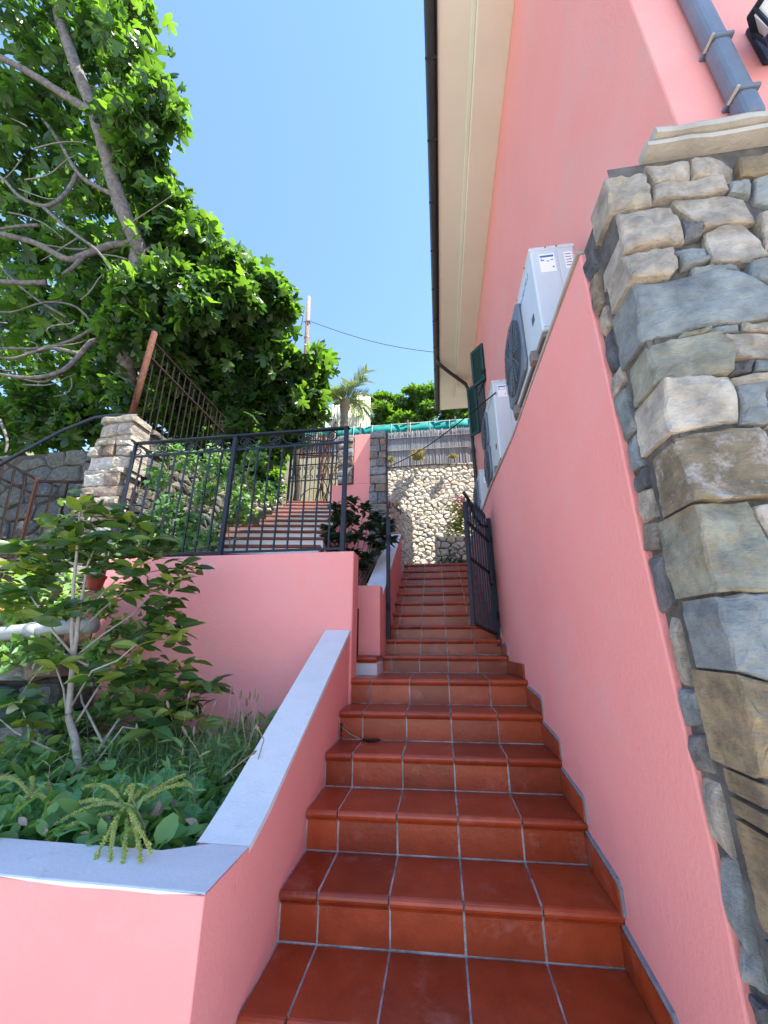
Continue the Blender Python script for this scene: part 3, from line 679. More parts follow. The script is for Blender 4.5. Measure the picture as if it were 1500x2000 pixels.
# ================================================================== AIR CONDITIONERS ON THE WALL TOP
def aircon(label, y0, y1, z0, z1, fans, x0=.648, x1=.905):
    t = thing('air_conditioner', label, 'air conditioner', ((x0+x1)/2, (y0+y1)/2, ZW+.02), 'air conditioners on the wall')
    cs = MB().box(x0, x1, y0, y1, z0+.05, z1).build('casing', M['ac'], t, bevel=.012, seg=3)
    MB().box(x0-.006, x1+.006, y0-.006, y1+.006, z1-.018, z1+.012).build('lid', M['ac'], t, bevel=.01, seg=3)
    L = y1-y0
    for yy in (y0+.12, y0+.37, y1-.32, y1-.06): MB().tube([(x0-.007, yy, z1-.004), (x0-.012, yy, z1-.004)], .005, 8).build('screw', M['bracket'], cs)
    for xx in (x0+.09, x0+.155): MB().tube([(xx, y0-.007, z1-.004), (xx, y0-.012, z1-.004)], .005, 8).build('screw', M['bracket'], cs)
    MB().box(x0+.012, x0+.150, y0-.004, y0-.0003, z0+.07, z1-.03).build('end_panel', M['ac'], cs, bevel=.003)
    MB().box(x0+.158, x1-.012, y0-.006, y0-.0003, z0+.07, z1-.03).build('valve_cover', M['ac'], cs, bevel=.004)
    st = MB().box(x0+.045, x0+.135, y0-.0056, y0-.0042, z1-.20, z1-.055).build('label_sticker', M['sticker'], t)
    MB().box(x0+.050, x0+.128, y0-.0066, y0-.0058, z1-.083, z1-.068).build('printed_line', M['print_blue'], st)
    for k, (a, b, c, d) in enumerate(((.052,.072,.110,.102),(.085,.10,.118,.112),(.108,.125,.110,.104),(.052,.06,.097,.092),(.115,.125,.17,.160))):
        MB().box(x0+a, x0+b, y0-.0066, y0-.0058, z1-c, z1-d).build('printed_line', M['print_blue'] if k in (0, 3) else M['bracket'], st)
    s2 = MB().box(x0+.19, x0+.235, y0-.0076, y0-.0062, z1-.19, z1-.06).build('label_sticker', M['sticker'], t)
    for k in range(5): MB().box(x0+.195, x0+.228, y0-.0084, y0-.0078, z1-.082-.022*k, z1-.076-.022*k).build('printed_line', M['bracket'], s2)
    for dx, dz, r in ((.185,.20,.017),(.19,.15,.017),(.222,.21,.014),(.15,.205,.006),(.21,.25,.006)):
        MB().tube([(x0+dx, y0-.004, z0+dz), (x0+dx, y0-.009, z0+dz)], r, 12).build('cable_hole', M['black'], cs)
    # blue maker's mark on the front panel, small badge and vent slit
    for k in range(7):
        yy = y0+.10+k*.042
        MB().box(x0-.0012, x0-.0002, yy, yy+.028, z1-.105, z1-.098).build('letter_stroke', M['print_blue'], cs)
        MB().box(x0-.0012, x0-.0002, yy, yy+.006, z1-.097, z1-.066).build('letter_stroke', M['print_blue'], cs)
        if k % 2: MB().box(x0-.0012, x0-.0002, yy+.02, yy+.026, z1-.097, z1-.072).build('letter_stroke', M['print_blue'], cs)
    MB().box(x0-.003, x0-.0002, y0+.10, y0+.15, z0+.22, z0+.27).build('handle_recess', M['ac_dark'], cs)
    fh = (z1-z0-.06)/fans
    for k in range(fans):
        zc = z0+.055+fh*(k+.5); hh = min(fh*.47, .30); yc = y1-.03-hh
        g = MB(); e = .050
        sq = [(yc-hh, zc-hh+e), (yc-hh, zc+hh-e), (yc-hh+e, zc+hh), (yc+hh-e, zc+hh), (yc+hh, zc+hh-e), (yc+hh, zc-hh+e), (yc+hh-e, zc-hh), (yc-hh+e, zc-hh)]
        gb = MB().prism(sq, x0-.026, x0-.0005, lambda p, q, t_: (t_, p, q)).build('fan_shroud', M['pipe_grey'], t, bevel=.015, seg=3)
        MB().tube([(x0-.027, yc, zc), (x0-.030, yc, zc)], hh*.93, 28).build('fan_opening', M['ac_dark'], gb)
        for q in range(5):
            a = 2*PI*q/5
            bl = MB(); r0, r1 = hh*.16, hh*.84
            pts = [(r0, a), (r1, a+.15), (r1, a+.85), (r0, a+.6)]
            bl.add([(x0-.0305-.003*(i > 1), yc+r*math.cos(b), zc+r*math.sin(b)) for i, (r, b) in enumerate(pts)], [(0,1,2,3)])
            bl.build('fan_blade', M['pipe_grey'], gb)
        wr = MB()
        for rr in np.linspace(hh*.2, hh*.93, 8):
            wr.tube([(x0-.036, yc+rr*math.cos(a), zc+rr*math.sin(a)) for a in np.linspace(0, 2*PI, 29)], .0022, 4)
        wr.build('guard_ring', M['ac_dark'], gb)
        sp = MB()
        for q in range(14):
            a = 2*PI*q/14
            sp.tube([(x0-.038, yc+hh*.18*math.cos(a), zc+hh*.18*math.sin(a)), (x0-.038, yc+hh*.6*math.cos(a+.28), zc+hh*.6*math.sin(a+.28)), (x0-.037, yc+hh*.95*math.cos(a+.36), zc+hh*.95*math.sin(a+.36))], .0028, 4)
        sp.build('guard_spoke', M['pipe_grey'], gb)
        MB().tube([(x0-.042, yc, zc), (x0-.03, yc, zc)], hh*.2, 16).build('fan_hub', M['ac_dark'], gb)
    for yy in (y0+.16, y1-.20):
        MB().box(x0-.03, x1+.02, yy, yy+.06, ZW+.0215, z0+.049).build('foot', M['bracket'], t, bevel=.004)
    MB().box(x0+.004, x0+.03, y0+.02, y1-.02, z0+.02, z0+.0495).build('base_rail', M['bracket'], t)
    return t
aircon('nearest white air conditioner unit on the right wall, with stickers on its end panel', 1.865, 2.80, 1.63, 2.30, 1)
aircon('tall white two-fan air conditioner unit, second along the right wall', 3.50, 4.42, 1.63, 2.56, 2, .640, .92)
aircon('farthest and smallest-looking white air conditioner unit on the right wall', 5.15, 6.0, 1.63, 2.30, 1, .640, .90)
cb = thing('cable', 'thin black cable slung from the air conditioner across to the stone post', 'cable', (.7, 3.2, 2.2))
p0 = Vector((.66, 3.47, 2.40)); p1 = Vector((-.86, 6.43, 3.03))
MB().tube([p0.lerp(p1, t)+Vector((0, 0, -.10*math.sin(PI*t))) for t in np.linspace(0, 1, 13)], .0075, 6).build('cable_run', M['black'], cb, smooth=True)

# ================================================================== IRON GATE
gt = thing('gate', 'open black iron gate leaf with spear tops by the right wall', 'gate', (.56, 4.2, .02))
ga = Vector((.555, 4.2, 0)); gb_ = Vector((.285, 3.65, 0)); gu = gb_-ga; GL = gu.length; gu.normalize()
def gz(s): return .045+.09*s/GL
def gp(s, z): return ga+gu*s+Vector((0, 0, z))
MB().bar((.575,4.235,-.05),(.575,4.235,1.30),.045).build('hinge_post', M['iron'], gt, bevel=.003)
for z in (.25, 1.05): MB().tube([(.575,4.235,z-.04),(.575,4.235,z+.04)], .033, 8).build('hinge', M['iron'], gt)
for s in (0, GL): MB().bar(gp(s, gz(s)-.005), gp(s, 1.30 if s else 1.24), .032).build('stile', M['iron'], gt, bevel=.003)
for zz in (0.02, .62, .98): MB().bar(gp(0, gz(0)+zz), gp(GL, gz(GL)+zz), .03, .02).build('rail', M['iron'], gt)
for k in range(1, 9):
    s = GL*k/9; b = MB().bar(gp(s, gz(s)+.02), gp(s, 1.24+.06*math.sin(PI*k/9)), .018).build('bar', M['iron'], gt)
    tz = 1.24+.06*math.sin(PI*k/9)
    MB().tube([gp(s, tz), gp(s, tz+.03), gp(s, tz+.09)], [.008, .018, .001], 6).build('spear', M['iron'], b)
MB().tube([gp(0, 1.20), gp(GL*.3, 1.16), gp(GL*.6, 1.22), gp(GL*.8, 1.36), gp(GL, 1.40)], .017, 6).build('top_rail', M['iron'], gt, smooth=True)
MB().box(.52, .545, 4.02, 4.10, .55, .72).build('lock_box', M['iron'], gt, bevel=.004)
gp2 = thing('gate_post', 'slim black iron post at the left foot of the upper red steps', 'post', (-.57, 4.2, .02))
MB().bar((-.545,4.22,0),(-.545,4.22,1.34),.042).build('post', M['iron'], gp2, bevel=.004)
MB().box(-.573,-.517,4.192,4.248,1.341,1.352).build('cap', M['iron'], gp2)
for z in (.35, 1.1): MB().tube([(-.545,4.195,z-.04),(-.545,4.195,z+.04)], .016, 8).build('hinge', M['iron'], gp2)

# ================================================================== IRON RAILING ON THE TERRACE WALL
rl = thing('railing', 'navy iron railing with scrollwork on the pink retaining wall', 'railing', (-1.9, 3.36, .75))
YR = 3.35; ZB = .752; ZTp = 2.035; ZS = 1.885; zb = .80
for x in (-.853, -2.04, -3.2): MB().bar((x, YR, ZB-.002), (x, YR, ZTp), .042 if x > -3 else .03).build('post', M['iron'], rl, bevel=.004)
hr = MB().box(-3.22, -.82, YR-.028, YR+.028, ZTp, ZTp+.020).build('handrail', M['iron'], rl, bevel=.006)
MB().bar((-3.2, YR, ZS), (-.853, YR, ZS), .014, .022).build('rail', M['iron'], rl)
MB().bar((-3.2, YR, zb), (-.853, YR, zb), .014, .022).build('rail', M['iron'], rl)
xb = -.853-.132
while xb > -3.15:
    if abs(xb+2.04) > .05: MB().bar((xb, YR, zb), (xb, YR, ZS), .0145).build('bar', M['iron'], rl)
    xb -= .1319
def scroll(cx, cz, r, sg, y=YR, turns=1.35, a0=0., w=.0065, grow=.62):
    pts = []
    for t in np.linspace(0, 1, 22):
        a = a0+sg*turns*2*PI*t; rr = r*(1-grow*t); pts.append((cx+rr*math.cos(a), y, cz+rr*math.sin(a)))
    return pts
xc = -.98
while xc > -3.1:
    zc = (ZS+ZTp)/2
    # S-shaped wave with a curl at each end
    pts = scroll(xc-.02, zc+.012, .058, 1, a0=-PI/2-.4)[::-1]+[(xc-.10, YR, zc-.055), (xc-.18, YR, zc-.03), (xc-.23, YR, zc+.02)]+scroll(xc-.285, zc-.01, .055, 1, a0=PI/2-.6)
    MB().tube(pts, .0065, 5).build('scroll', M['iron'], rl, smooth=True)
    xc -= .315

# ================================================================== SECOND STAIRCASE WITH WHITE RISERS
AN = R(9); us = np.array([math.cos(AN), math.sin(AN), 0]); vsn = np.array([-math.sin(AN), math.cos(AN), 0]); o2 = np.array([-1.285, 4.0, 0])
def L2(u, v, z): p = o2+us*u+vsn*v; return (p[0], p[1], z)
wst = thing('staircase', 'staircase with white risers and brick-red treads behind the railing', 'stairs', tuple(L2(-.7, 0, .66)))
def ubox(u0, u1, v0, v1, z0, z1):
    return MB().add([L2(u, v, z) for z in (z0, z1) for u, v in ((u0,v0),(u1,v0),(u1,v1),(u0,v1))], [(0,3,2,1),(4,5,6,7),(0,1,5,4),(1,2,6,5),(2,3,7,6),(3,0,4,7)])
pr = []
for k in range(-1, 10):
    v = k*.297; z = 1.0+k*.165; ul = -1.45 if k < 4 else -1.05
    ubox(ul, 0, v, 3.2, z-.165, z-.033).build('riser', M['whiteriser'], wst)
    for a, b in ((ul, ul*.66), (ul*.66, ul*.33), (ul*.33, .022)):
        ubox(a+.002, b-.002, v-.03, v+.297+.0, z-.032, z-.001 if k % 2 else z).build('tread_tile', M['brick'], wst, bevel=.006)
MB().prism([(-.62,.62),(-.62,.70),(2.9, 2.44),(2.95,2.44),(2.95,.3),(-.62,.3)], .0235, .05, lambda p, q, t: L2(t, p, q-.14)).build('stringer', M['pink'], wst)

# ================================================================== PINK WALL AND STONE POSTS AT THE HEAD OF THE BED
ew = thing('garden_wall', 'narrow pink wall standing between two grey stone posts', 'wall', (-1.35, 6.6, .3), 'pink plaster walls')
MB().box(-1.93, -.90, 6.50, 6.70, .2, 2.765).build('wall_body', M['pink'], ew, bevel=.008)
MB().box(-1.49, -1.175, 6.503, 6.70, 2.7655, 3.80).build('wall_body', M['pink'], ew, bevel=.01)
def post(label, x0, x1, y0, y1, z0, z1, seed, cols=1):
    t = thing('stone_post', label, 'post', ((x0+x1)/2, (y0+y1)/2, z0), 'stone gate posts')
    MB().box(x0+.025, x1-.025, y0+.025, y1-.02, z0, z1-.02).build('mortar_core', M['darkmortar'], t)
    rs = random.Random(seed); z = z0; k = 0
    while z < z1-.05:
        hh = min(rs.uniform(.12, .24), z1-z)
        cut = [x0, x1] if rs.random() < .5 else [x0, x0+(x1-x0)*rs.uniform(.35, .65), x1]
        for a, b in zip(cut[:-1], cut[1:]):
            e = rs.uniform(-.012, .012)
            stone(t, [(a+e, z+.008), (b-.008, z+.008), (b-.008+e, z+hh), (a+.004, z+hh)], ((0, y0+rs.uniform(-.01,.01), 0), (1,0,0), (0,0,1), (0,-1,0)), y1-y0-.03, M['st_post'], seed*50+k, N=14, rough=.01, bulge=.008); k += 1
        z += hh
post('short grey stone post at the left edge of the narrow pink wall', -1.79, -1.493, 6.45, 6.72, 2.767, 3.83, 3)
post('tall grey stone post at the right edge of the narrow pink wall', -1.172, -.86, 6.42, 6.72, .9, 3.80, 4)
MB().bar((-.845, 6.44, .9), (-.845, 6.44, 3.78), .02).build('edge_bar', M['iron'], bpy.data.objects['stone_post.001'])
# scroll gate at the head of the white-risered stairs
sg = thing('gate', 'ornate scrolled iron gate at the head of the white-risered stairs', 'gate', (-2.4, 6.75, 2.49))
YG = 6.78; gx0, gx1 = -2.86, -1.82; gz0, gz1 = 2.52, 3.86
for x in (gx0, gx1): MB().bar((x, YG, gz0-.1), (x, YG, gz1), .04).build('stile', M['iron'], sg)
for z in (gz0+.02, 3.02, 3.36, gz1-.25): MB().bar((gx0, YG, z), (gx1, YG, z), .018, .02).build('rail', M['iron'], sg)
for k in range(1, 12):
    x = gx0+(gx1-gx0)*k/12; MB().bar((x, YG, gz0), (x, YG, gz1-.05), .011).build('bar', M['iron'], sg)
for k in range(4):
    cx = gx0+(gx1-gx0)*(k+.5)/4
    for s_ in (1, -1):
        for zc, q in ((3.10, 1), (3.28, -1)):
            MB().tube(scroll(cx+s_*.06, zc, .055, s_*q, YG-.012, 1.2, PI/2*q, w=.006), .007, 4).build('scroll', M['iron'], sg)
        MB().tube([(cx+s_*.10, YG-.012, 3.32), (cx+s_*.02, YG-.012, 3.19), (cx+s_*.10, YG-.012, 3.06)], .007, 4).build('scroll', M['iron'], sg)
MB().tube([(gx0+.25+.27*(1+math.cos(a)), YG-.012, 2.56+.28*math.sin(a)) for a in np.linspace(0, PI, 15)], .009, 5).build('arch', M['iron'], sg)

# ================================================================== FAR SUNLIT STONE WALL, REED FENCE AND WHAT STANDS ABOVE IT
fw = thing('stone_wall', 'tall sunlit rubble retaining wall beyond the top of the red steps', 'wall', (-.5, 10.4, 1.2), 'rubble stone walls')
zb0, zt0 = 1.25, 5.14; nv = np.array([0, -math.cos(R(11)), math.sin(R(11))]); vv = np.array([0, math.sin(R(11)), math.cos(R(11))])
of = np.array([-1.7, 10.05, zb0])
V = [of+np.array([0,0,-.3])-nv*.03, of+np.array([2.95,0,-.3])-nv*.03, of+np.array([2.95,0,0])+vv*3.9-nv*.03, of+vv*3.9-nv*.03]
V += [v-nv*.5 for v in V]
MB().add(V, [(0,1,2,3),(7,6,5,4),(0,4,5,1),(1,5,6,2),(2,6,7,3),(3,7,4,0)]).build('mortar_core', M['palemortar'], fw)
V2, F2 = MB(), 0
for i, poly in enumerate(sorted(voronoi(2.9, 3.93, .185, .135, 5, .007, .46), key=lambda q: -len(q)*0+abs(np.mean([a for a, _ in q])-1.5)+(9 if np.mean([b for _, b in q]) < .75 else 0))):
    V, F = stone_mesh(poly, (of, (1,0,0), vv, nv), .05, 1000+i, N=9, rough=.017, bulge=.012, edge=.014, rings=1)
    if i < 295: MB().add(V, F).build('stone', M['st_far'], fw)
    else: V2.add(V, F)
tag(V2.build('stone_rest', M['st_far'], fw), kind='stuff')
fw2 = thing('stone_wall', 'sunlit upper rubble wall seen through the scrolled gate', 'wall', (-3.6, 10.6, 2.4), 'rubble stone walls')
of2 = np.array([-5.6, 10.15, 2.3])
MB().box(-5.6, -1.75, 10.2, 10.6, 2.2, 5.1).build('mortar_core', M['mortar'], fw2)
for i, poly in enumerate(voronoi(3.85, 2.8, .33, .22, 6, .012, .38)):
    stone(fw2, poly, (of2+np.array([0,.03,0]), (1,0,0), (0,0,1), (0,-1,0)), .05, M['st_far'], 1500+i, N=9, rough=.02, bulge=.035, edge=.03, rings=1)
bdw = thing('bed_wall', 'low rubble wall of a raised bed in front of the tall sunlit wall', 'wall', (.5, 9.5, 1.2), 'rubble stone walls')
MB().box(-.02, .985, 9.43, 10.0, 1.2, 2.44).build('mortar_core', M['mortar'], bdw)
for i, poly in enumerate(voronoi(1.0, 1.24, .2, .15, 8, .01)):
    stone(bdw, poly, ((-.02, 9.41, 1.23), (1,0,0), (0,0,1), (0,-1,0)), .03, M['st_far'], 1800+i, N=9, rough=.014, bulge=.03, edge=.02, rings=1)
for i, poly in enumerate(voronoi(.6, 1.24, .2, .15, 9, .01)):
    stone(bdw, poly, ((-.035, 10.0, 1.23), (0,-1,0), (0,0,1), (-1,0,0)), .03, M['st_far'], 1850+i, N=8, rough=.012, bulge=.02, edge=.02, rings=1)
cw = thing('stone_wall', 'shaded low stone wall edging the landing left of the far wall', 'wall', (-.75, 8, 1.2), 'rubble stone walls')
ca, cbv = np.array([-.83, 6.74, 0]), np.array([-.60, 9.35, 0]); cu = (cbv-ca)/np.linalg.norm(cbv-ca); cn = np.array([cu[1], -cu[0], 0]); Lc = np.linalg.norm(cbv-ca)
tz = lambda s: 2.42+.5*s/Lc
MB().add([tuple(ca+cu*s-cn*d+np.array([0,0,z])) for d in (.03, .4) for s, z in ((0,1),(Lc,1),(Lc,tz(Lc)-.03),(0,tz(0)-.03))], [(0,1,2,3),(7,6,5,4),(0,4,5,1),(1,5,6,2),(2,6,7,3),(3,7,4,0)]).build('mortar_core', M['darkmortar'], cw)
for i, poly in enumerate(voronoi(Lc, 1.75, .24, .15, 12, .010)):
    if np.mean([b for _, b in poly])+1.2 > tz(np.mean([a for a, _ in poly])): continue
    stone(cw, poly, (ca+np.array([0,0,1.2]), cu, (0,0,1), cn), .04, M['st_far'], 1900+i, N=8, rough=.015, bulge=.03, edge=.02, rings=1)
for k in range(9):
    stone(cw, [(k*Lc/9+.01, 0), ((k+1)*Lc/9-.01, 0), ((k+1)*Lc/9-.01, .36), (k*Lc/9+.01, .36)], (ca+np.array([0,0,tz((k+.5)*Lc/9)+.03]), cu, -cn, (0,0,1)), .09, M['st_wall'], 2000+k, N=10, rough=.015, bulge=.02, rings=1)

rfz0, rfz1 = 5.1, 6.42
rfn = thing('reed_fence', 'grey reed screen fence standing on top of the tall rubble wall', 'fence', (-1, 10.8, 5.1))
mb = MB(); x = -4.6
while x < 1.9:
    r = random.uniform(.008, .014); z1 = rfz1+random.uniform(-.20, -.08); ox = random.uniform(-.02, .02)
    mb.tube([(x, 10.8+random.uniform(-.012, .012), rfz0-.1), (x+ox*.5, 10.8, 5.8), (x+ox, 10.8+random.uniform(-.02, .02), z1)], r, 5); x += r*1.75
tag(mb.build('reeds', M['reed'], rfn), kind='stuff')
MB().box(-4.6, 1.9, 10.815, 10.83, 5.0, 6.3).build('backing_mat', M['reed'], rfn)
for z in (5.62, 6.05): MB().tube([(-4.6,10.775,z),(-1.2,10.778,z+.012),(1.9,10.775,z-.01)], .014, 6).build('binding_rod', M['bracket'], rfn)
for x in (-3.9, -2.3, -.75, .75): MB().bar((x,10.85,5.0),(x,10.85,6.75),.045).build('post', M['bracket'], rfn)
nf = thing('net_fence', 'strip of green shade netting along the top of the reed fence', 'fence', (-1, 10.95, 6.3))
vs = []; fs = []; n = 40
for i in range(n+1):
    x = -4.6+6.5*i/n; d = .03*math.sin(x*5.1)+.02*math.sin(x*11)
    vs += [(x, 10.93+d, 6.28), (x, 10.93+d*.6, 6.66+.02*math.sin(x*3)), (x, 10.94+d*.6, 6.66+.02*math.sin(x*3)), (x, 10.94+d, 6.28)]
for i in range(n): fs += [(i*4+j, i*4+(j+1) % 4, i*4+4+(j+1) % 4, i*4+4+j) for j in range(4)]
MB().add(vs, fs).build('netting', M['net'], nf, smooth=True)
MB().tube([(-4.6,10.93,6.67),(1.9,10.93,6.67)], .014, 6).build('top_wire', M['cane'], nf)
for x in np.arange(-4.4, 1.8, .62): MB().bar((x,10.915,6.2),(x,10.915,6.70),.016).build('stake', M['cane'], nf)
cf = thing('cane_fence', 'pale white cane screen behind the palm tree', 'fence', (-3.5, 13, 6))
x = -5.2; k = 0
while x < -2.46:
    r = random.uniform(.03, .05); z1 = 8.95+(.10 if x < -4 else 0)+random.uniform(-.1, .12)+(.45 if x > -2.95 else 0)
    yy = 13+(.0 if x < -2.9 else (x+2.9)**2*1.5)
    MB().tube([(x, yy, 5.6), (x+random.uniform(-.015,.015), yy+.01, 7.4), (x+random.uniform(-.02,.02), yy, z1)], r, 8).build('cane', M['cane'], cf, smooth=True); x += r*1.9; k += 1

def frond(mb, c, az, L, lift, droop, n=40):
    dx, dy = math.cos(az), math.sin(az); pts = []
    for t in np.linspace(0, 1, 9):
        pts.append(np.array(c)+np.array([dx*L*t*(1-.12*t), dy*L*t*(1-.12*t), lift*t*L-droop*t*t*L]))
    mb.tube(pts, list(np.linspace(.02, .005, 9)), 4)
    P, D = [], []
    for t in np.linspace(.12, 1, n):
        i = min(7, int(t*8)); p = pts[i]+(pts[i+1]-pts[i])*(t*8-i); fw_ = pts[min(i+1,8)]-pts[i]; fw_ /= np.linalg.norm(fw_)
        sd = np.cross(fw_, [0,0,1]); sd /= np.linalg.norm(sd)+1e-6
        for s_ in (1, -1): P.append(p); D.append(fw_*.75+sd*s_*.8+np.array([0,0,.22+random.uniform(-.15,.15)]))
    return P, D
pm = thing('palm_tree', 'young feathery palm tree in front of the pale cane screen', 'tree', (-3.18, 12, 5.4))
zs = np.linspace(5.2, 8.45, 30)
MB().tube([(-3.18+.03*math.sin(z), 12, z) for z in zs], [.125+.022*(i % 2)+(.05 if i > 25 else 0) for i in range(30)], 12).build('trunk', M['palmtrunk'], pm)
mb = MB(); P, D = [], []
for k in range(17):
    p_, d_ = frond(mb, (-3.18, 12, 8.45), 2*PI*k/17+random.uniform(-.2,.2), random.uniform(1.05, 1.4), random.uniform(.35, 1.5), random.uniform(.5, .8)); P += p_; D += d_
cr = mb.build('crown', M['palmleaf'], pm); cr['kind'] = 'stuff'
leafcloud('frond_leaflets', 'blade', np.array(P), np.array(D), rups(len(P)), np.full(len(P), .42)*rng.uniform(.7, 1.1, len(P)), M['palmleaf'], cr)

# utility pole and wire
up_ = thing('utility_pole', 'weathered wooden utility pole rising behind the fig tree', 'pole', (-8.05, 20, 8))
MB().tube([(-8.0, 20, 8), (-8.03, 20, 19), (-8.14, 20, 22.9)], [.19, .16, .13], 10).build('pole', M['wood'], up_, smooth=True)
for z in (19.3, 20.6): MB().tube([(-8.06, 20, z), (-8.06, 20, z+.10)], .19, 10).build('band', M['bracket'], up_)
for s_ in (-.28, .24): MB().bar((-8.06, 19.85, 20.65), (-8.06+s_, 19.85, 20.6), .06).build('bracket', M['bracket'], up_)
MB().tube([(-8.33, 19.85, 21.9), (-8.42, 19.85, 20.5), (-8.7, 19.8, 19.0), (-9.2, 19.8, 17)], .03, 5).build('hanging_wire', M['black'], up_)
wr = thing('wire', 'overhead wire sagging across the sky from the pole to the house', 'wire', (-7.8, 20, 20.6))
a = Vector((-7.85, 19.9, 20.62)); b = Vector((2.2, 20.2, 16.9))
MB().tube([a.lerp(b, t)+Vector((0,0,-.55*math.sin(PI*t))) for t in np.linspace(0, 1, 15)], .022, 5).build('wire_run', M['black'], wr)

# ================================================================== LEFT: STONE PILLAR, RUSTY FENCES, OLD STONE WALL
pl = thing('stone_pillar', 'crooked pillar of stacked pale and brown stone slabs left of the railing', 'pillar', (-3.5, 3.6, .3))
PX0, PX1, PY0, PY1 = -3.74, -3.28, 3.36, 3.95
MB().box(PX0+.05, PX1-.05, PY0+.05, PY1-.03, .2, 2.38).build('mortar_core', M['darkmortar'], pl)
rs = random.Random(11); z = .3; k = 0
while z < 2.38:
    hh = rs.choice([.045, .06, .075, .09, .12, .15]); sp = .16*max(0, (1.5-z))*.35
    x0 = PX0-sp+rs.uniform(-.035, .03); x1 = PX1+rs.uniform(-.03, .03); yy = PY0+rs.uniform(-.035, .03)-sp*.5
    cut = [x0, x1] if rs.random() < .4 else ([x0, x0+(x1-x0)*rs.uniform(.35, .65), x1] if rs.random() < .75 else [x0, x0+(x1-x0)*.3, x0+(x1-x0)*.62, x1])
    for a, b in zip(cut[:-1], cut[1:]):
        j = lambda: rs.uniform(-.008, .008)
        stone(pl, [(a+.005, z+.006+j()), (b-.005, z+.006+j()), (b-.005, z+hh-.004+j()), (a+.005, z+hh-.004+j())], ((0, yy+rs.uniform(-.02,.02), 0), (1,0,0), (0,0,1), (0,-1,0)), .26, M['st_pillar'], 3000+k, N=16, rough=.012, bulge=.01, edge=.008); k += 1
    # the return side, its shade put into a darker stone colour
    ya = PY0+.27
    while ya < PY1:
        yb_ = min(PY1, ya+rs.uniform(.14, .3))
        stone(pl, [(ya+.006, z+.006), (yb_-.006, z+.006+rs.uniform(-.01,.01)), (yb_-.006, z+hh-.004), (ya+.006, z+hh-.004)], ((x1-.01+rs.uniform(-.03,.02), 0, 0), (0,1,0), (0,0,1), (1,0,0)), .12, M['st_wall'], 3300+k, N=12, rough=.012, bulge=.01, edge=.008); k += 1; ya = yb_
    z += hh
# leaning rusty post and fence behind the pillar
rp = thing('rusty_post', 'leaning rust-brown iron post standing on top of the stone pillar', 'post', (-3.46, 3.5, 2.38))
MB().tube([at(257, 815, 3.5), at(275, 745, 3.52), at(302, 650, 3.55)], .036, 10).build('post', M['rust'], rp, smooth=True)
rfence = thing('fence', 'shaded rusty iron fence running back from the leaning post', 'fence', (-3.5, 4.5, 2.4), 'rusty iron fences')
a0, a1 = np.array([-3.50, 3.58, 3.66]), np.array([-3.50, 5.35, 3.62]); b0, b1 = np.array([-3.5, 3.58, 3.42]), np.array([-3.5, 5.35, 3.36]); c0, c1 = np.array([-3.5, 3.6, 2.42]), np.array([-3.5, 5.35, 2.62])
MB().bar(a0, a1, .03, .012).build('rail', M['rustshade'], rfence); MB().bar(b0, b1, .03, .02).build('rail', M['rustshade'], rfence); MB().bar(c0, c1, .03, .012).build('rail', M['rustshade'], rfence)
for k in range(15):
    t = (k+.6)/15; p = c0+(c1-c0)*t; q = a0+(a1-a0)*t; MB().bar(p, q+np.array([random.uniform(-.02,.02),0,0]), .011).build('bar', M['rustshade'], rfence)
wallbase = MB().box(-3.75, -3.28, 3.98, 5.6, .3, 2.36)
rbw = thing('stone_wall', 'ivy-grown old stone wall under the rusty fence behind the pillar', 'wall', (-3.5, 4.8, .5), 'rubble stone walls')
wallbase.build('mortar_core', M['darkmortar'], rbw)
for i, poly in enumerate(voronoi(1.62, 2.0, .28, .13, 15, .01)):
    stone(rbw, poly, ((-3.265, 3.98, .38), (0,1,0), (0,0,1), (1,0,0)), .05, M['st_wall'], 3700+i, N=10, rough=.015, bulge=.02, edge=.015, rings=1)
# black handrail that curves down to the left
bh = thing('handrail', 'black bent iron handrail sloping down left from the stone pillar', 'handrail', (-4.2, 3.4, 2))
MB().tube([at(x, y, Y) for x, y, Y in ((268,812,3.48),(225,811,3.44),(185,816,3.42),(120,842,3.42),(40,885,3.42),(-40,930,3.42),(-140,985,3.42))], .019, 8).build('rail', M['iron'], bh, smooth=True)
MB().bar(at(-60,940,3.42), at(-60,940,3.42)-np.array([0,0,1.3]), .03).build('post', M['iron'], bh)
MB().bar(at(255,813,3.47), at(255,813,3.47)-np.array([0,0,.10]), .03).build('post', M['iron'], bh)
# rusty fence at far left
lf = thing('fence', 'rust-brown iron fence in front of the shaded stone wall at far left', 'fence', (-4.6, 3.6, .6), 'rusty iron fences')
YQ = 3.7
for (x0,y0,xa,ya,ww) in ((-60,865,78,940,.035),(-60,905,72,968,.03),(78,940,160,942,.03),(72,968,160,972,.022)):
    MB().bar(at(x0,y0,YQ), at(xa,ya,YQ), .02, ww).build('rail', M['rustshade'], lf)
for xt, yt, xb_, yb_ in ((28,918,-22,1150),(50,928,5,1150),(76,938,18,1165),(104,945,60,1130),(5,905,-45,1150),(-25,890,-75,1150),(132,945,92,1120)):
    MB().bar(at(xt,yt,YQ-.01), at(xb_,yb_,YQ-.01), .018).build('bar', M['rustshade'], lf)
MB().bar(at(74,934,YQ), at(14,1170,YQ), .034).build('post', M['rust'], lf)
lw = thing('stone_wall', 'shaded old stone wall behind the rusty fence at far left', 'wall', (-5.5, 4.4, .5), 'rubble stone walls')
MB().box(-8.2, -3.76, 4.33, 4.7, .3, 2.58).build('mortar_core', M['darkmortar'], lw)
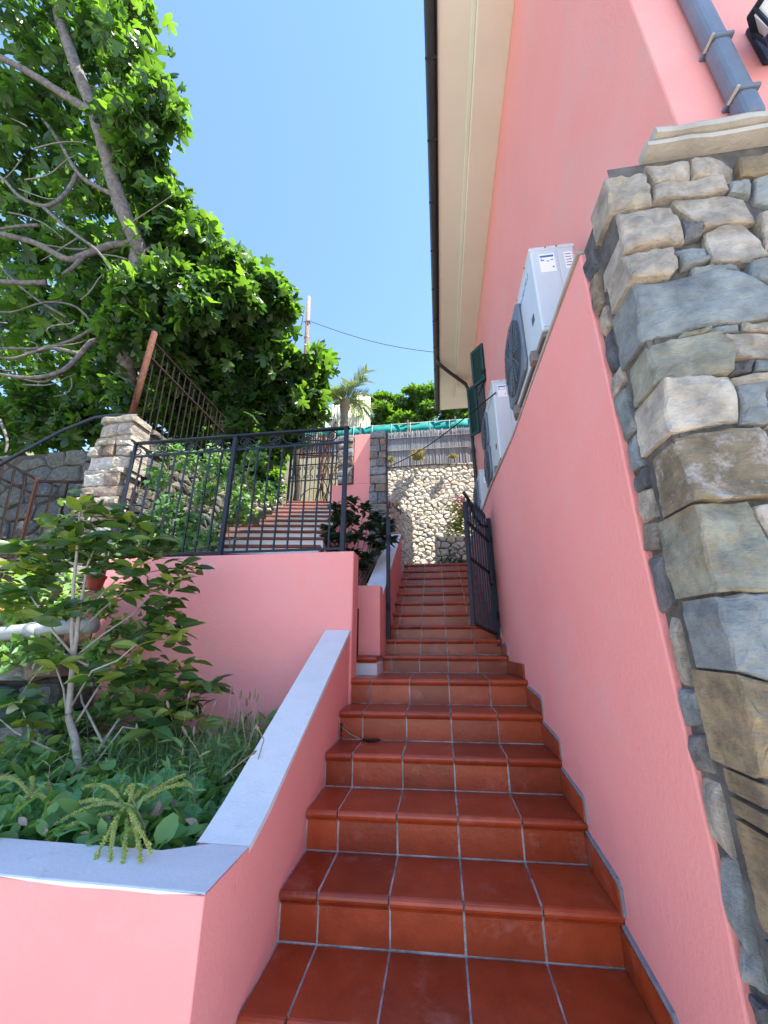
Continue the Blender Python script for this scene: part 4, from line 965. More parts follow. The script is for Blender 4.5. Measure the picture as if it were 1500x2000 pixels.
for i, poly in enumerate(voronoi(4.4, 2.28, .42, .25, 16, .012)):
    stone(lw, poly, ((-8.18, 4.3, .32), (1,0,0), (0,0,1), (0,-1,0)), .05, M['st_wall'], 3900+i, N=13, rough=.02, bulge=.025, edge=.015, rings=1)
# rough rocks and pipe at the left end of the planter
rk = thing('rock_wall', 'dark rough rocks at the left end of the planter under the grey pipe', 'rocks', (-3.3, 2.9, -.9))
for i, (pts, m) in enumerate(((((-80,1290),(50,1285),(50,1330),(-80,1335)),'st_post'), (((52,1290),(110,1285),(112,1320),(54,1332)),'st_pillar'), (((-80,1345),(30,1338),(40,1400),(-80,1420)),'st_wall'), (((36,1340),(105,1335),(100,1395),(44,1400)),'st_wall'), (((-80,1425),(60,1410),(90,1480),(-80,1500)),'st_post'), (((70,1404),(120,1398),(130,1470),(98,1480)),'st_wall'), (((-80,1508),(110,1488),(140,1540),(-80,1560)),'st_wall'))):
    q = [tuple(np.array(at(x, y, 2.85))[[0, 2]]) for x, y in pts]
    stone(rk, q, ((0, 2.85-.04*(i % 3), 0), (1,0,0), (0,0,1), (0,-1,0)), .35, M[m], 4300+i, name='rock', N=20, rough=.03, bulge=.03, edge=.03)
MB().box(-4.4, -3.02, 2.95, 3.3, -.95, -.2).build('rock_core', M['darkmortar'], rk)
struct('left_bank', MB().box(-5.2, -3.13, 3.0, 4.3, -1.2, .42), M['soil'])
pv = thing('pipe', 'pale grey plastic pipe lying across the back of the planter', 'pipe', (-3.1, 2.8, .1))
P0 = [at(-120,1246,2.78), at(0,1238,2.78), at(110,1226,2.79), at(185,1222,2.80)]
MB().tube(P0, .058, 16).build('pipe', M['pvc'], pv, smooth=True)
c_ = at(70,1231,2.79); d_ = (P0[2]-P0[1]); d_ = d_/np.linalg.norm(d_)
MB().tube([c_-d_*.05, c_+d_*.05], .066, 16).build('coupling', M['pvc'], pv, smooth=True)
pot = thing('clay_pot', 'small dark red clay pot half hidden behind the tall planter shrub', 'pot', tuple(at(186,1150,2.75)))
cpt = at(186,1138,2.75)
MB().tube([cpt+np.array([0,0,z]) for z in (-.06,-.058,.0,.035,.036,.055,.056,.05)], [.03,.045,.058,.066,.072,.072,.062,.055], 18).build('body', M['terrapot'], pot, smooth=True)

# ================================================================== FIG TREE
fg = thing('fig_tree', 'large leafy fig tree with bare grey branches leaning over from the left', 'tree', tuple(at(235, 860, 5.0)))
def limb(pts, w0, w1, par, name='branch', n=8):
    P = [at(x, y, Y) for x, y, Y in pts]; m = len(P)
    # smooth
    Q = []
    for i in range(m-1):
        p0, p1, p2, p3 = P[max(i-1,0)], P[i], P[i+1], P[min(i+2,m-1)]
        for t in np.linspace(0, 1, 5)[:-1]:
            Q.append(.5*((2*p1)+(-p0+p2)*t+(2*p0-5*p1+4*p2-p3)*t*t+(-p0+3*p1-3*p2+p3)*t**3))
    Q.append(P[-1]); px = [pxm(x, y, Y) for x, y, Y in pts]
    r = np.interp(np.linspace(0, 1, len(Q)), np.linspace(0, 1, m), [(w0+(w1-w0)*i/(m-1))*.42*px[i] for i in range(m)])
    return MB().tube(Q, list(r*np.array([1+.07*math.sin(3*i+m) for i in range(len(r))])), n).build(name, M['bark'], par, smooth=True)
trunk = limb([(235,900,5.0),(242,800,4.8),(250,690,4.6),(264,560,4.4),(268,480,4.2),(236,400,3.95),(205,290,3.65),(180,210,3.4),(148,130,3.2),(112,20,3.0),(95,-80,2.9)], 46, 20, fg, 'trunk', 12)
for pts, a, b in (
 ([(185,222,3.4),(140,195,3.3),(70,150,3.15),(0,112,3.0),(-80,80,2.9)], 18, 12),
 ([(232,385,3.9),(180,360,3.8),(150,335,3.75),(120,285,3.7),(85,235,3.6),(30,180,3.5)], 11, 5),
 ([(150,340,3.75),(128,378,3.7),(90,402,3.6),(40,385,3.5),(0,345,3.4),(-50,320,3.3)], 10, 5),
 ([(262,475,4.2),(215,480,4.1),(165,498,4.0),(130,506,3.9),(70,475,3.8),(0,457,3.7),(-60,448,3.6)], 17, 11),
 ([(165,498,4.0),(145,520,3.95),(122,536,3.9)], 12, 7),
 ([(85,405,3.6),(130,445,3.7),(190,490,3.8),(225,540,3.9)], 8, 5),
 ([(90,552,3.8),(30,552,3.7),(-60,543,3.6)], 12, 10),
 ([(75,440,3.7),(35,442,3.6),(-30,452,3.5)], 8, 5),
 ([(250,640,4.5),(190,640,4.4),(140,665,4.3),(80,680,4.2),(0,680,4.1)], 9, 5),
 ([(250,700,4.6),(190,665,4.3),(150,700,4.2),(120,725,4.1),(60,738,4.0),(-20,728,3.9)], 16, 6),
 ([(150,690,4.2),(100,680,4.1),(60,690,4.0),(20,700,3.95),(-40,690,3.9)], 9, 4),
 ([(140,715,4.2),(90,745,4.1),(40,740,4.05)], 7, 3),
 ([(130,620,4.3),(80,590,4.1),(40,560,4.0),(0,520,3.9)], 6, 3),
 ([(185,640,4.3),(150,600,4.2),(90,590,4.1),(20,610,4.0),(-30,600,4)], 5, 3),
 ([(0,820,3.9),(14,860,3.9),(10,885,3.9)], 6, 5),
 ([(268,500,4.2),(300,480,4.3),(325,478,4.4)], 8, 4),
 ([(230,370,3.9),(250,345,4.0),(290,330,4.1),(318,312,4.2)], 6, 3),
 ([(200,280,3.6),(230,240,3.7),(262,220,3.7),(275,200,3.7)], 7, 3),
 ([(262,560,4.4),(330,600,4.8),(395,600,5.2),(440,575,5.4),(480,600,5.6)], 14, 5),
 ([(250,660,4.6),(340,660,5.0),(430,660,5.6),(520,690,6.2)], 14, 5),
 ([(130,100,3.1),(120,60,3.1),(80,30,3.0),(40,10,3.0)], 8, 4)):
    limb(pts, a, b, fg)
mb = MB()
for k in range(38):
    x = random.uniform(-20, 250); y = random.uniform(60, 760); Y = 3.3+.0016*y+random.uniform(-.2, .2); a = random.uniform(-.9, .9)+(PI if random.random() < .6 else 0); L = random.uniform(40, 130)
    pts = [at(x+L*t*math.cos(a)+8*math.sin(5*t+k), y+L*t*math.sin(a)*.7+7*math.sin(4*t+k*2), Y-.1*t) for t in np.linspace(0, 1, 7)]
    mb.tube(pts, list(np.linspace(.013, .005, 7)), 5)
tag(mb.build('twigs', M['palebark'], fg, smooth=True), kind='stuff')
# crown: leaf clumps (x, y, Y, radius in px, radius in depth, leaves)
CL = [(60,40,3.0,95,.8,95),(200,60,3.3,90,.8,110),(265,130,3.4,70,.7,105),(312,200,3.5,48,.5,75),(40,220,3.6,90,.8,110),(150,210,3.9,90,.8,120),(270,270,3.7,60,.7,100),(260,20,3.3,45,.5,45),
 (50,340,4.3,90,.8,120),(190,360,4.4,80,.8,120),(285,360,4.2,55,.7,120),(340,420,4.5,55,.7,140),(60,470,4.8,95,.8,150),(180,500,4.8,80,.7,130),(310,500,4.7,75,.8,180),(400,500,4.9,60,.7,160),(465,540,5.1,55,.6,160),(530,575,5.3,45,.5,120),(552,600,5.3,28,.4,50),
 (70,610,5.0,100,.8,150),(200,620,5.0,80,.8,150),(330,600,5.0,80,.8,190),(430,620,5.2,75,.8,190),(500,640,5.5,50,.6,130),
 (370,690,5.4,75,.8,200),(460,710,5.7,80,.8,220),(550,720,6.0,60,.7,190),(605,735,6.3,40,.6,130),(520,780,6.2,60,.7,170),(600,790,6.4,40,.6,110),(440,780,5.9,60,.7,160),(620,700,6.5,25,.4,50),(360,770,5.7,50,.6,110),(470,830,6.0,60,.6,110),(565,840,6.4,40,.5,60),
 (262,560,4.0,50,.3,80),(245,640,4.2,55,.3,100),(300,640,4.4,50,.4,90),(310,570,4.3,50,.4,90),(210,740,4.6,50,.3,60),(330,720,5.0,45,.4,80),(60,790,4.8,70,.3,90),(140,810,4.9,60,.3,90),
 (420,565,4.4,45,.3,80),(375,600,4.2,45,.3,80),(470,575,4.6,38,.3,60),(340,540,4.1,45,.3,70),(250,770,4.3,36,.2,45),(235,840,4.5,40,.2,40)]
Pall, Sall = [], []
for x, y, Y, rp_, ry, n in CL:
    s = pxm(x, y, Y); c = at(x, y, Y); r = rp_*s
    P = blob(int(n*1.9), c, (r, ry, r*.95), .35); Pall.append(P); Sall.append(np.full(len(P), 1.0))
P = np.concatenate(Pall); n = len(P)
fdist = P @ _F
D = rdirs(n, .55); U = rups(n, 1.2)
SZ = rng.uniform(.10, .27, n)*np.clip(fdist/6.0, .75, 1.15)
near = np.argsort(fdist-rng.random(n)*.3)
pxs = 750+FPX*(P@_Rv)/fdist; pys = 1000-FPX*(P@_U)/fdist
vis = [i for i in np.argsort(fdist/SZ) if 0 < pxs[i] < 700 and 0 < pys[i] < 900][:290]
vs_ = set(vis); rest = np.array([i for i in range(n) if i not in vs_])
crown = leafcloud('crown', 'fig', P[rest], D[rest], U[rest], SZ[rest], M['fig'], fg)
for i in vis: leafobj('fig', P[i], D[i], U[i], SZ[i], M['figobj'], crown)
# dark undergrowth on the bank behind
ug = thing('undergrowth', 'dense dark shrubbery on the bank beneath the fig tree', 'bushes', (-5, 6, 1))
PP = []
for x, y, Y, rp_, ry, n in ((40,700,6.2,130,.6,420),(180,720,6.0,110,.6,420),(40,820,5.8,110,.5,420),(150,820,5.6,100,.5,380),(280,780,6.2,80,.5,300),(340,830,6.4,80,.5,260),(430,850,6.9,70,.5,220),(400,760,7.2,100,.5,260),(520,800,7.6,70,.5,180),(40,560,7.2,150,.6,420),(200,560,7.2,130,.6,360),(490,900,7.6,45,.4,200),(430,930,6.9,50,.4,220),(520,940,7.3,35,.3,120),(535,890,7.9,32,.3,160),(540,850,7.9,30,.3,120),(500,920,7.7,36,.3,160),(380,880,6.2,60,.3,200)):
    s = pxm(x, y, Y); r = rp_*s; PP.append(blob(n, at(x, y, Y), (r, ry, r), .3))
PP = np.concatenate(PP); n = len(PP)
leafcloud('foliage', 'fig', PP, rdirs(n, .4), rups(n), rng.uniform(.12, .24, n), M['fig'], ug)
MB().tube([(-5,6,.6),(-5.05,6.1,1.8),(-5.2,6.1,3)], [.08,.06,.03], 8).build('stem', M['bark'], ug)

# ================================================================== FAR TREES
def bushy(name, label, cat, spots, leaf, mat, sz, n, base, group=None, stem=None):
    t = thing(name, label, cat, base, group); P = []; 
    for c, r in spots: P.append(blob(int(n), c, r, .5))
    P = np.concatenate(P); k = len(P)
    leafcloud('crown', leaf, P, rdirs(k, .1), rups(k, 1.5), rng.uniform(sz*.6, sz*1.2, k), mat, t)
    if stem: MB().tube([base, (base[0]+.1, base[1], (base[2]+stem)/2), (base[0], base[1], stem)], [.16, .12, .07], 8).build('trunk', M['bark'], t, smooth=True)
    return t
for k, (x, lab, hz) in enumerate(((-3.6, 'left-hand leafy green tree beyond the green netting', 12.9), (-1.4, 'middle leafy green tree beyond the green netting', 12.95), (.9, 'right-hand leafy green tree partly behind the house eave', 12.8))):
    sp = []
    rr = random.Random(k)
    for q in range(26):
        sp.append(((x+rr.uniform(-1.25,1.25), 18+rr.uniform(-.9,.7), rr.uniform(10.0, hz-.25)), (rr.uniform(.35,.6), .5, rr.uniform(.25,.42))))
    bushy('leafy_tree', lab, 'tree', sp, 'tuft', M['hedge'], .24, 90, (x, 18.2, 7.6), 'trees beyond the netting', 10.6)
bushy('flowering_weed', 'yellow-green weeds poking up behind the green netting', 'plant', [((-.75,11.6,6.85),(.35,.1,.12)), ((.2,11.6,6.82),(.2,.1,.08))], 'ellipse', M['yellowgrass'], .12, 70, (-.5,11.6,6.3))
bushy('leafy_tree', 'pale green sunlit bush between the fig tree and the palm', 'tree', [((-4.3,11.2,8.2),(.5,.4,.6)), ((-4.1,11.2,7.4),(.5,.4,.6)), ((-4.7,11.2,8.9),(.4,.3,.5)), ((-4.6,11,6.9),(.6,.4,.5))], 'ellipse', M['hedge'], .22, 240, (-4.4,11.2,5.2), None, 8)
# yellow dry grass on the wall top and flowers by the far wall
for k, (x, y, z, r, lab) in enumerate(((-.45,10.5,5.15,.24,'clump of dry golden grass on top of the tall rubble wall'), (-1.3,10.5,5.12,.14,'small yellow-green weed on the wall top near the stone post'), (.55,10.5,5.12,.12,'small weed on the wall top near the house'))):
    t = thing('grass_clump', lab, 'grass', (x, y, z)); n = 90
    P = np.array([x, y, z])+rng.normal(0, r*.4, (n, 3))*np.array([1,.4,.1]); Dd = rng.normal(0, .5, (n, 3)); Dd[:, 2] = .9
    leafcloud('blades', 'lance', P, Dd, rups(n), rng.uniform(r*.7, r*1.6, n), M['yellowgrass'], t)
def flowerbush(label, spots, base, nfl):
    t = bushy('oleander_bush', label, 'bush', spots, 'lance', M['oleander'], .2, 150, base, 'oleanders by the far wall')
    P = np.concatenate([blob(nfl, (c[0], c[1]-.1, c[2]+r[2]*.7), (r[0]*.7, r[1], r[2]*.4), .4) for c, r in spots[:2]])
    leafcloud('flowers', 'tuft', P, rdirs(len(P)), rups(len(P)), rng.uniform(.04, .07, len(P)), M['pinkflower'], t)
flowerbush('pink-flowering oleander bush on the raised bed beside the house', [((.62,9.7,3.25),(.28,.2,.32)), ((.78,9.7,2.9),(.25,.2,.4)), ((.5,9.7,2.75),(.25,.2,.25))], (.65,9.7,2.45), 45)
flowerbush('pink-flowering oleander sprig left of the far wall by the stone post', [((-1.12,9.6,3.25),(.18,.15,.22)), ((-1.1,9.6,2.95),(.2,.15,.2))], (-1.1,9.6,2.5), 30)
bushy('dark_bush', 'dark green low bush at the top of the red steps', 'bush', [((.30,8.9,1.65),(.30,.2,.36)), ((.52,8.9,1.55),(.28,.2,.3)), ((.16,8.9,1.42),(.22,.2,.18))], 'lance', M['darkleaf'], .16, 230, (.35,8.9,1.23))
dv = thing('dry_vine', 'tangle of dry brown vine stems hanging by the scrolled gate', 'vine', (-2.6, 8, 3))
mb = MB()
for k in range(16):
    x = -2.75+random.uniform(0, .75); y = 8.2+random.uniform(-.2, .2)
    mb.tube([(x+random.uniform(-.15,.15), y, 5.1+random.uniform(-.3,.4)), (x, y, 4.3), (x+random.uniform(-.12,.12), y-.1, 3.6), (x+random.uniform(-.2,.2), y, 3.0+random.uniform(-.2,.3))], .012, 4)
tag(mb.build('stems', M['rust'], dv), kind='stuff')
bt = thing('tree_trunk', 'dark slim tree trunk behind the left side of the scrolled gate', 'tree', (-3.0, 7.6, 2.4))
MB().tube([(-3.05,7.6,2.3),(-3.0,7.6,3.2),(-3.08,7.6,4.1),(-3.0,7.6,5.2)], [.08,.07,.06,.05], 8).build('trunk', M['darkmortar'], bt, smooth=True)
rpf = thing('fence', 'rusty picket fence on the terrace above the scrolled gate', 'fence', (-3.2, 9, 4.6), 'rusty iron fences')
for k in range(16):
    x = -3.75+k*.065; MB().bar((x,9,4.55),(x+.03,9,5.6-.02*k),.026).build('picket', M['rust'], rpf)
for z in (4.8, 5.25): MB().bar((-3.8,9.02,z),(-2.75,9.02,z-.1),.03).build('rail', M['rust'], rpf)
MB().box(-3.9,-1.6,8.9,9.15,2.4,4.6).build('plinth', M['sunwall'], rpf)

# ================================================================== SHRUB BETWEEN THE TWO STAIRCASES
ds = thing('dark_shrub', 'dark glossy whorled shrub in the bed between the two staircases', 'bush', (-1.0, 4.6, .3))
mb = MB(); P, D = [], []
for x, y, Y in ((688,972,4.9),(712,985,4.9),(655,985,4.8),(745,1005,4.9),(660,1010,4.7),(690,1010,4.7),(720,1020,4.7),(640,1045,4.5),(750,1030,4.7),(700,1040,4.6),(730,1050,4.6),(670,1045,4.5),(650,1070,4.3),(690,1075,4.5),(745,1065,4.7),(720,1085,4.5),(765,1050,4.8),(640,1030,4.6),(705,1105,4.4),(735,1000,4.9),(675,995,4.9),(758,1020,5)):
    tip = at(x, y, Y); b = np.array([-1.02+random.uniform(-.1,.1), 4.6+random.uniform(-.1,.1), .3]); mid = b+(tip-b)*.55+np.array([random.uniform(-.06,.06), 0, .05])
    mb.tube([b, mid, tip], [.012, .008, .004], 5)
    for q in range(34):
        t = random.uniform(.0, .22); a = random.uniform(0, 2*PI); P.append(tip+(mid-tip)*t); D.append((math.cos(a), math.sin(a), random.uniform(-.45, .75)))
mb.build('stem', M['twig'], ds)
leafcloud('crown', 'ellipse', np.array(P), np.array(D), rups(len(P)), rng.uniform(.09, .15, len(P)), M['darkleaf'], ds)
gl = rng.uniform([-1.28, 3.55, .3], [-.8, 5.2, .42], (240, 3))
uc = thing('ground_cover', 'dark low leaves covering the soil of the narrow bed', 'plants', (-1.05, 4.2, .3)); uc['kind'] = 'stuff'
leafcloud('leaves', 'ellipse', gl, rdirs(240, -.3), rups(240), rng.uniform(.07, .13, 240), M['darkleaf'], uc)
stone(thing('boulder', 'grey rock at the edge of the narrow bed beside the sloping white top', 'rock', (-.9, 5.0, .4)), [(-.98,.75),(-.80,.72),(-.79,.98),(-.93,1.02)], ((0,4.9,0),(1,0,0),(0,0,1),(0,-1,0)), .3, M['st_wall'], 77, name='rock', N=18, rough=.03, bulge=.04)

# ================================================================== IVY
iv = thing('ivy', 'green ivy climbing over the railing and the wall behind it', 'ivy', (-2.8, 3.6, .75))
PP = []; SS = []
for x, y, Y, rp_, ry, n in ((330,880,3.5,28,.1,90),(310,930,3.45,30,.1,130),(330,990,3.42,38,.1,190),(300,1040,3.42,36,.1,150),(370,900,3.5,34,.12,130),(400,960,3.5,34,.12,150),(370,1020,3.44,34,.1,150),(420,900,3.55,40,.15,130),(450,920,3.6,34,.15,100),(490,940,3.7,26,.15,70),(350,1060,3.42,50,.1,190),(410,1050,3.45,26,.1,90),(290,1065,3.4,40,.1,130),(500,890,3.7,30,.15,70),(470,990,3.9,26,.2,80),(440,1010,3.8,22,.2,60),(470,985,4.6,32,.25,150),(455,950,4.7,30,.25,130),(500,960,4.9,26,.25,90),(240,1070,3.35,36,.1,100),(530,960,4.6,26,.3,60)):
    s = pxm(x, y, Y); r = rp_*s; PP.append(blob(n, at(x, y, Y), (r, ry, r), .2))
PP = np.concatenate(PP); n = len(PP); Dd = rdirs(n, .8); Uu = rng.normal(0, .5, (n, 3))+np.array([.1, -1, .5])
leafcloud('leaves', 'ivy', PP, Dd, Uu, rng.uniform(.045, .085, n), M['ivy'], iv)
mb = MB()
for pts in (((300,1080),(320,1000),(310,930),(330,870)),((400,1075),(380,1000),(400,940),(360,890)),((450,1070),(440,1000),(460,930),(430,880)),((350,1080),(360,1030),(340,960),(320,900)),((500,1000),(480,940),(490,890))):
    mb.tube([at(x, y, 3.47) for x, y in pts], .006, 5)
mb.tube([at(385,1072,3.4), at(430,1060,3.36), at(470,1050,3.3)], .004, 4)
mb.build('stem', M['twig'], iv)
bank = rng.random((700, 3))*np.array([1.7, 1.3, .3])+np.array([-4.9, 3.0, .38])
lc = thing('ground_cover', 'low green leaves on the bank below the rusty fence at far left', 'plants', (-4, 3.5, .4)); lc['kind'] = 'stuff'
leafcloud('leaves', 'ivy', bank, rdirs(700, .2), rups(700), rng.uniform(.06, .12, 700), M['herb'], lc)
hang = np.concatenate([blob(90, at(x, y, Y), (.16, .08, .13), .2) for x, y, Y in ((20,1275,2.75),(90,1272,2.75),(30,1190,2.8),(130,1180,2.85),(60,1160,2.85),(190,1270,2.85),(200,1180,2.9),(240,1230,3.1),(250,1330,3.1),(210,1380,3.0),(120,1400,2.8),(250,1440,2.9),(300,1380,3.1),(20,1230,2.85))])
leafcloud('hanging_leaves', 'ivy', hang, rdirs(len(hang), .5), rups(len(hang), .8), rng.uniform(.05, .10, len(hang)), M['herb'], lc)

# ================================================================== PLANTER PLANTS
sh = thing('garden_shrub', 'tall multi-stemmed shrub with glossy oval leaves in the planter', 'bush', tuple(at(158, 1560, 2.35)))
def stemtube(pts, w0, w1):
    P = [at(x, y, Y) for x, y, Y in pts]; s = pxm(*pts[0])
    MB().tube(P, list(np.linspace(w0*.4*s, w1*.4*s, len(P))), 8).build('stem', M['stem'], sh, smooth=True)
stemtube([(162,1580,2.35),(156,1520,2.35),(146,1440,2.33),(133,1400,2.33),(138,1345,2.32),(143,1290,2.32)], 21, 13)
stemtube([(143,1290,2.32),(140,1240,2.32),(143,1150,2.3),(150,1080,2.3),(155,1010,2.3),(160,985,2.3)], 10, 4)
stemtube([(143,1290,2.32),(150,1240,2.33),(155,1190,2.33),(163,1150,2.34),(172,1100,2.35),(200,1040,2.36)], 11, 4)
stemtube([(130,1395,2.33),(124,1345,2.3),(110,1305,2.25)], 5, 3)
stemtube([(143,1280,2.32),(105,1235,2.28),(85,1200,2.25),(60,1165,2.22)], 6, 3)
for pts in (((148,1282),(200,1240),(260,1200),(300,1160)),((150,1240),(200,1190),(250,1150),(290,1080)),((152,1218),(190,1170),(230,1130),(330,1110)),((140,1380),(180,1310),(230,1290),(262,1262)),((150,1410),(200,1330),(250,1300),(330,1300)),((190,1470),(205,1440),(225,1420),(260,1370),(290,1330)),((200,1450),(160,1370),(156,1340),(170,1300)),((190,1470),(225,1415),(245,1385),(300,1390),(370,1350)),((152,1520),(110,1470),(75,1440),(45,1400)),((110,1470),(70,1450),(30,1430),(0,1405)),((75,1440),(55,1420),(45,1390)),((180,1500),(240,1420),(310,1430),(350,1390)),((172,1300),(110,1270),(60,1330),(40,1360))):
    stemtube([(x, y, 2.36+.09*i) if pts[0][0] > 145 else (x, y, 2.3-.05*i) for i, (x, y) in enumerate(pts)], 6, 2.5)
TW = [(163,985),(215,1000),(112,1015),(60,1065),(150,1045),(255,1020),(300,1045),(365,1105),(340,1135),(92,1105),(55,1150),(30,1185),(262,1095),(205,1095),(292,1150),(330,1180),(120,1200),(240,1150),(270,1265),(322,1235),(352,1300),(365,1345),(400,1345),(340,1375),(300,1320),(250,1300),(180,1310),(115,1290),(40,1360),(65,1405),(300,1080),(385,1395),(300,1405),(330,1435),(262,1375),(180,1060),(130,1080),(225,1060),(345,1225),(60,1110)]
for i, (x, y) in enumerate(TW):
    Y = 2.3+(.35*(x-150)/250 if x > 150 else -.1*(150-x)/150)+random.uniform(-.08, .08)
    c = at(x, y, Y)
    for q in range(7):
        a = 2*PI*q/7+random.uniform(-.4, .4); d = np.array([math.cos(a), math.sin(a), random.uniform(-.25, .55)])
        leafobj('ellipse', c+np.array([0,0,random.uniform(-.07,.02)]), d, (random.uniform(-.5,.5), random.uniform(-1.1,.1), .8), random.uniform(.12, .18), M['shrub'], sh)
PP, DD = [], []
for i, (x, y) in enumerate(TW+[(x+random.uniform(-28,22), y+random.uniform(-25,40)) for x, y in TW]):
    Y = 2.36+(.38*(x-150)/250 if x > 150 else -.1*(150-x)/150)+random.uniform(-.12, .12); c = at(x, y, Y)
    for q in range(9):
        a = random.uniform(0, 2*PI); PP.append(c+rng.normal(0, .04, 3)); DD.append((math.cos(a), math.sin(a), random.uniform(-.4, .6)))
PP = np.array(PP); leafcloud('inner_leaves', 'ellipse', PP, np.array(DD), rups(len(PP), .7)+np.array([0, -.6, 0]), rng.uniform(.09, .16, len(PP)), M['shrub_shade'], sh)
# broad-leaved plants
spots = [(320,1600,'broad-leaved green plant in the planter corner nearest the stairs'),(255,1545,'broad-leaved plant in the middle of the planter beside the seed spikes'),(180,1610,'broad-leaved plant right behind the white planter top'),(60,1600,'broad-leaved plant at the front left of the planter'),(340,1540,'broad-leaved plant by the sloping white wall'),(120,1560,'broad-leaved plant around the foot of the tall shrub'),(20,1550,'broad-leaved plant at the left edge of the planter'),(380,1500,'small broad-leaved plant beside the lavender')]
for i, (x, y, lab) in enumerate(spots):
    r = ray(x, y+25); c = r*(-.80/r[2]); c[1] = max(c[1], 1.66); t = thing('leafy_plant', lab, 'plant', tuple(c), 'broad-leaved plants in the planter')
    for q in range(11):
        a = 2*PI*q/11+random.uniform(-.3,.3); leafobj('broad', c+np.array([.02*math.cos(a), .02*math.sin(a), .02]), (math.cos(a), math.sin(a), random.uniform(.25, 1.1)), (-math.cos(a)*.4, -math.sin(a)*.4-.7, .8), random.uniform(.11, .19), M['broad'], t)
gcv = thing('ground_cover', 'thick green weeds and herbs filling the front planter', 'plants', (-1.6, 2.1, -.9)); gcv['kind'] = 'stuff'
n = 2600
P = np.stack([rng.uniform(-3.6, -.97, n), rng.uniform(1.62, 3.2, n), rng.uniform(-.90, -.76, n)], 1)
P[:, 2] += .10*np.sin(P[:, 0]*3.1)*np.cos(P[:, 1]*4)+.10*(P[:, 1]-1.6)*rng.random(n)
leafcloud('leaves', 'ellipse', P, rdirs(n, -.5), rups(n), rng.uniform(.06, .14, n), M['herb'], gcv)
n = 450
P = np.stack([rng.uniform(-3.4, -.98, n), rng.uniform(1.62, 3.1, n), rng.uniform(-.90, -.85, n)], 1); Dd = rng.normal(0, .45, (n, 3)); Dd[:, 2] = 1
leafcloud('grass_blades', 'blade', P, Dd, rups(n, .2), rng.uniform(.12, .30, n), M['herb'], gcv)
n = 900
P = np.stack([rng.uniform(-3.2, -.99, n), rng.uniform(1.63, 2.7, n), rng.uniform(-.84, -.74, n)], 1); P[:, 2] += .06*np.sin(P[:, 0]*9)*np.cos(P[:, 1]*8)
leafcloud('round_leaves', 'broad', P, rdirs(n, -.35), rups(n, 1.6), rng.uniform(.05, .115, n), M['herb_light'], gcv)
n = 160
P = np.stack([rng.uniform(-3.0, -1.0, n), rng.uniform(1.62, 2.5, n), rng.uniform(-.80, -.70, n)], 1)
leafcloud('dead_leaves', 'ellipse', P, rdirs(n, 0), rups(n, 1.), rng.uniform(.04, .08, n), M['dry'], gcv)
mb = MB(); P = []; D = []
for k in range(95):
    b = np.array([random.uniform(-3.1, -1.0), random.uniform(1.64, 2.9), -.86]); hgt = random.uniform(.10, .30)+.10*(b[1]-1.6)*random.random()
    e = b+np.array([random.gauss(0, .07), random.gauss(0, .05), hgt]); m_ = (b+e)/2+np.array([random.gauss(0,.02), random.gauss(0,.02), .02])
    if e[0] > -1.03: continue
    mb.tube([b, m_, e], [.003, .002, .0012], 4)
    for q in range(10):
        t = random.uniform(.3, 1); a = random.uniform(0, 2*PI); p = b*(1-t)**2+2*m_*t*(1-t)+e*t*t; P.append(p); D.append((math.cos(a), math.sin(a), random.uniform(-.1, .9)))
tag(mb.build('weed_stems', M['dry'], gcv), kind='stuff')
P = np.array(P); leafcloud('weed_leaves', 'lance', P, np.array(D), rups(len(P)), rng.uniform(.03, .09, len(P)), M['herb_light'], gcv)
# lavender along the sloping wall
for i, (x, y, lab) in enumerate(((450,1440,'tufted lavender with dark flower heads against the pink wall'),(405,1480,'lavender with dry pale heads beside the sloping white wall'),(330,1450,'dry-headed lavender in the middle of the planter'))):
    c = atx(x, y+40, -1.20-.25*i); t = thing('lavender', lab, 'plant', tuple(c), 'lavender in the planter'); P = c+rng.normal(0, .13, (560, 3))*np.array([1,1.1,.3]); P = P[(P[:, 0] < -1.0) & (P[:, 1] < 3.2)]; n = len(P); Dd = rng.normal(0, .35, (n, 3)); Dd[:, 2] = 1
    leafcloud('foliage', 'needle', P, Dd, rups(n, .2), rng.uniform(.06, .17, n), M['lavleaf'], t)
    P = c+rng.normal(0, .15, (200, 3))*np.array([1,1,.35]); P = P[(P[:, 0] < -1.02) & (P[:, 1] < 3.2)]; n = len(P); leafcloud('lower_leaves', 'lance', P, rdirs(n, -.5), rups(n), rng.uniform(.05, .11, n), M['herb'], t)
    for k in range(10):
        b = c+np.array([min(random.gauss(0,.11), .13), random.gauss(0,.11), .02]); e = b+np.array([random.gauss(0,.05), random.gauss(0,.05), random.uniform(.12, .36)])
        so = MB().tube([b, (b+e)/2+np.array([.01,0,0]), e], .0018, 4).build('stalk', M['dry'], t); u = (e-b)/np.linalg.norm(e-b)
        MB().tube([e-u*.005, e+u*.012, e+u*.035, e+u*.05], [.003,.008,.007,.002], 6).build('flower_head', M['dry'] if i else M['twig'], so)
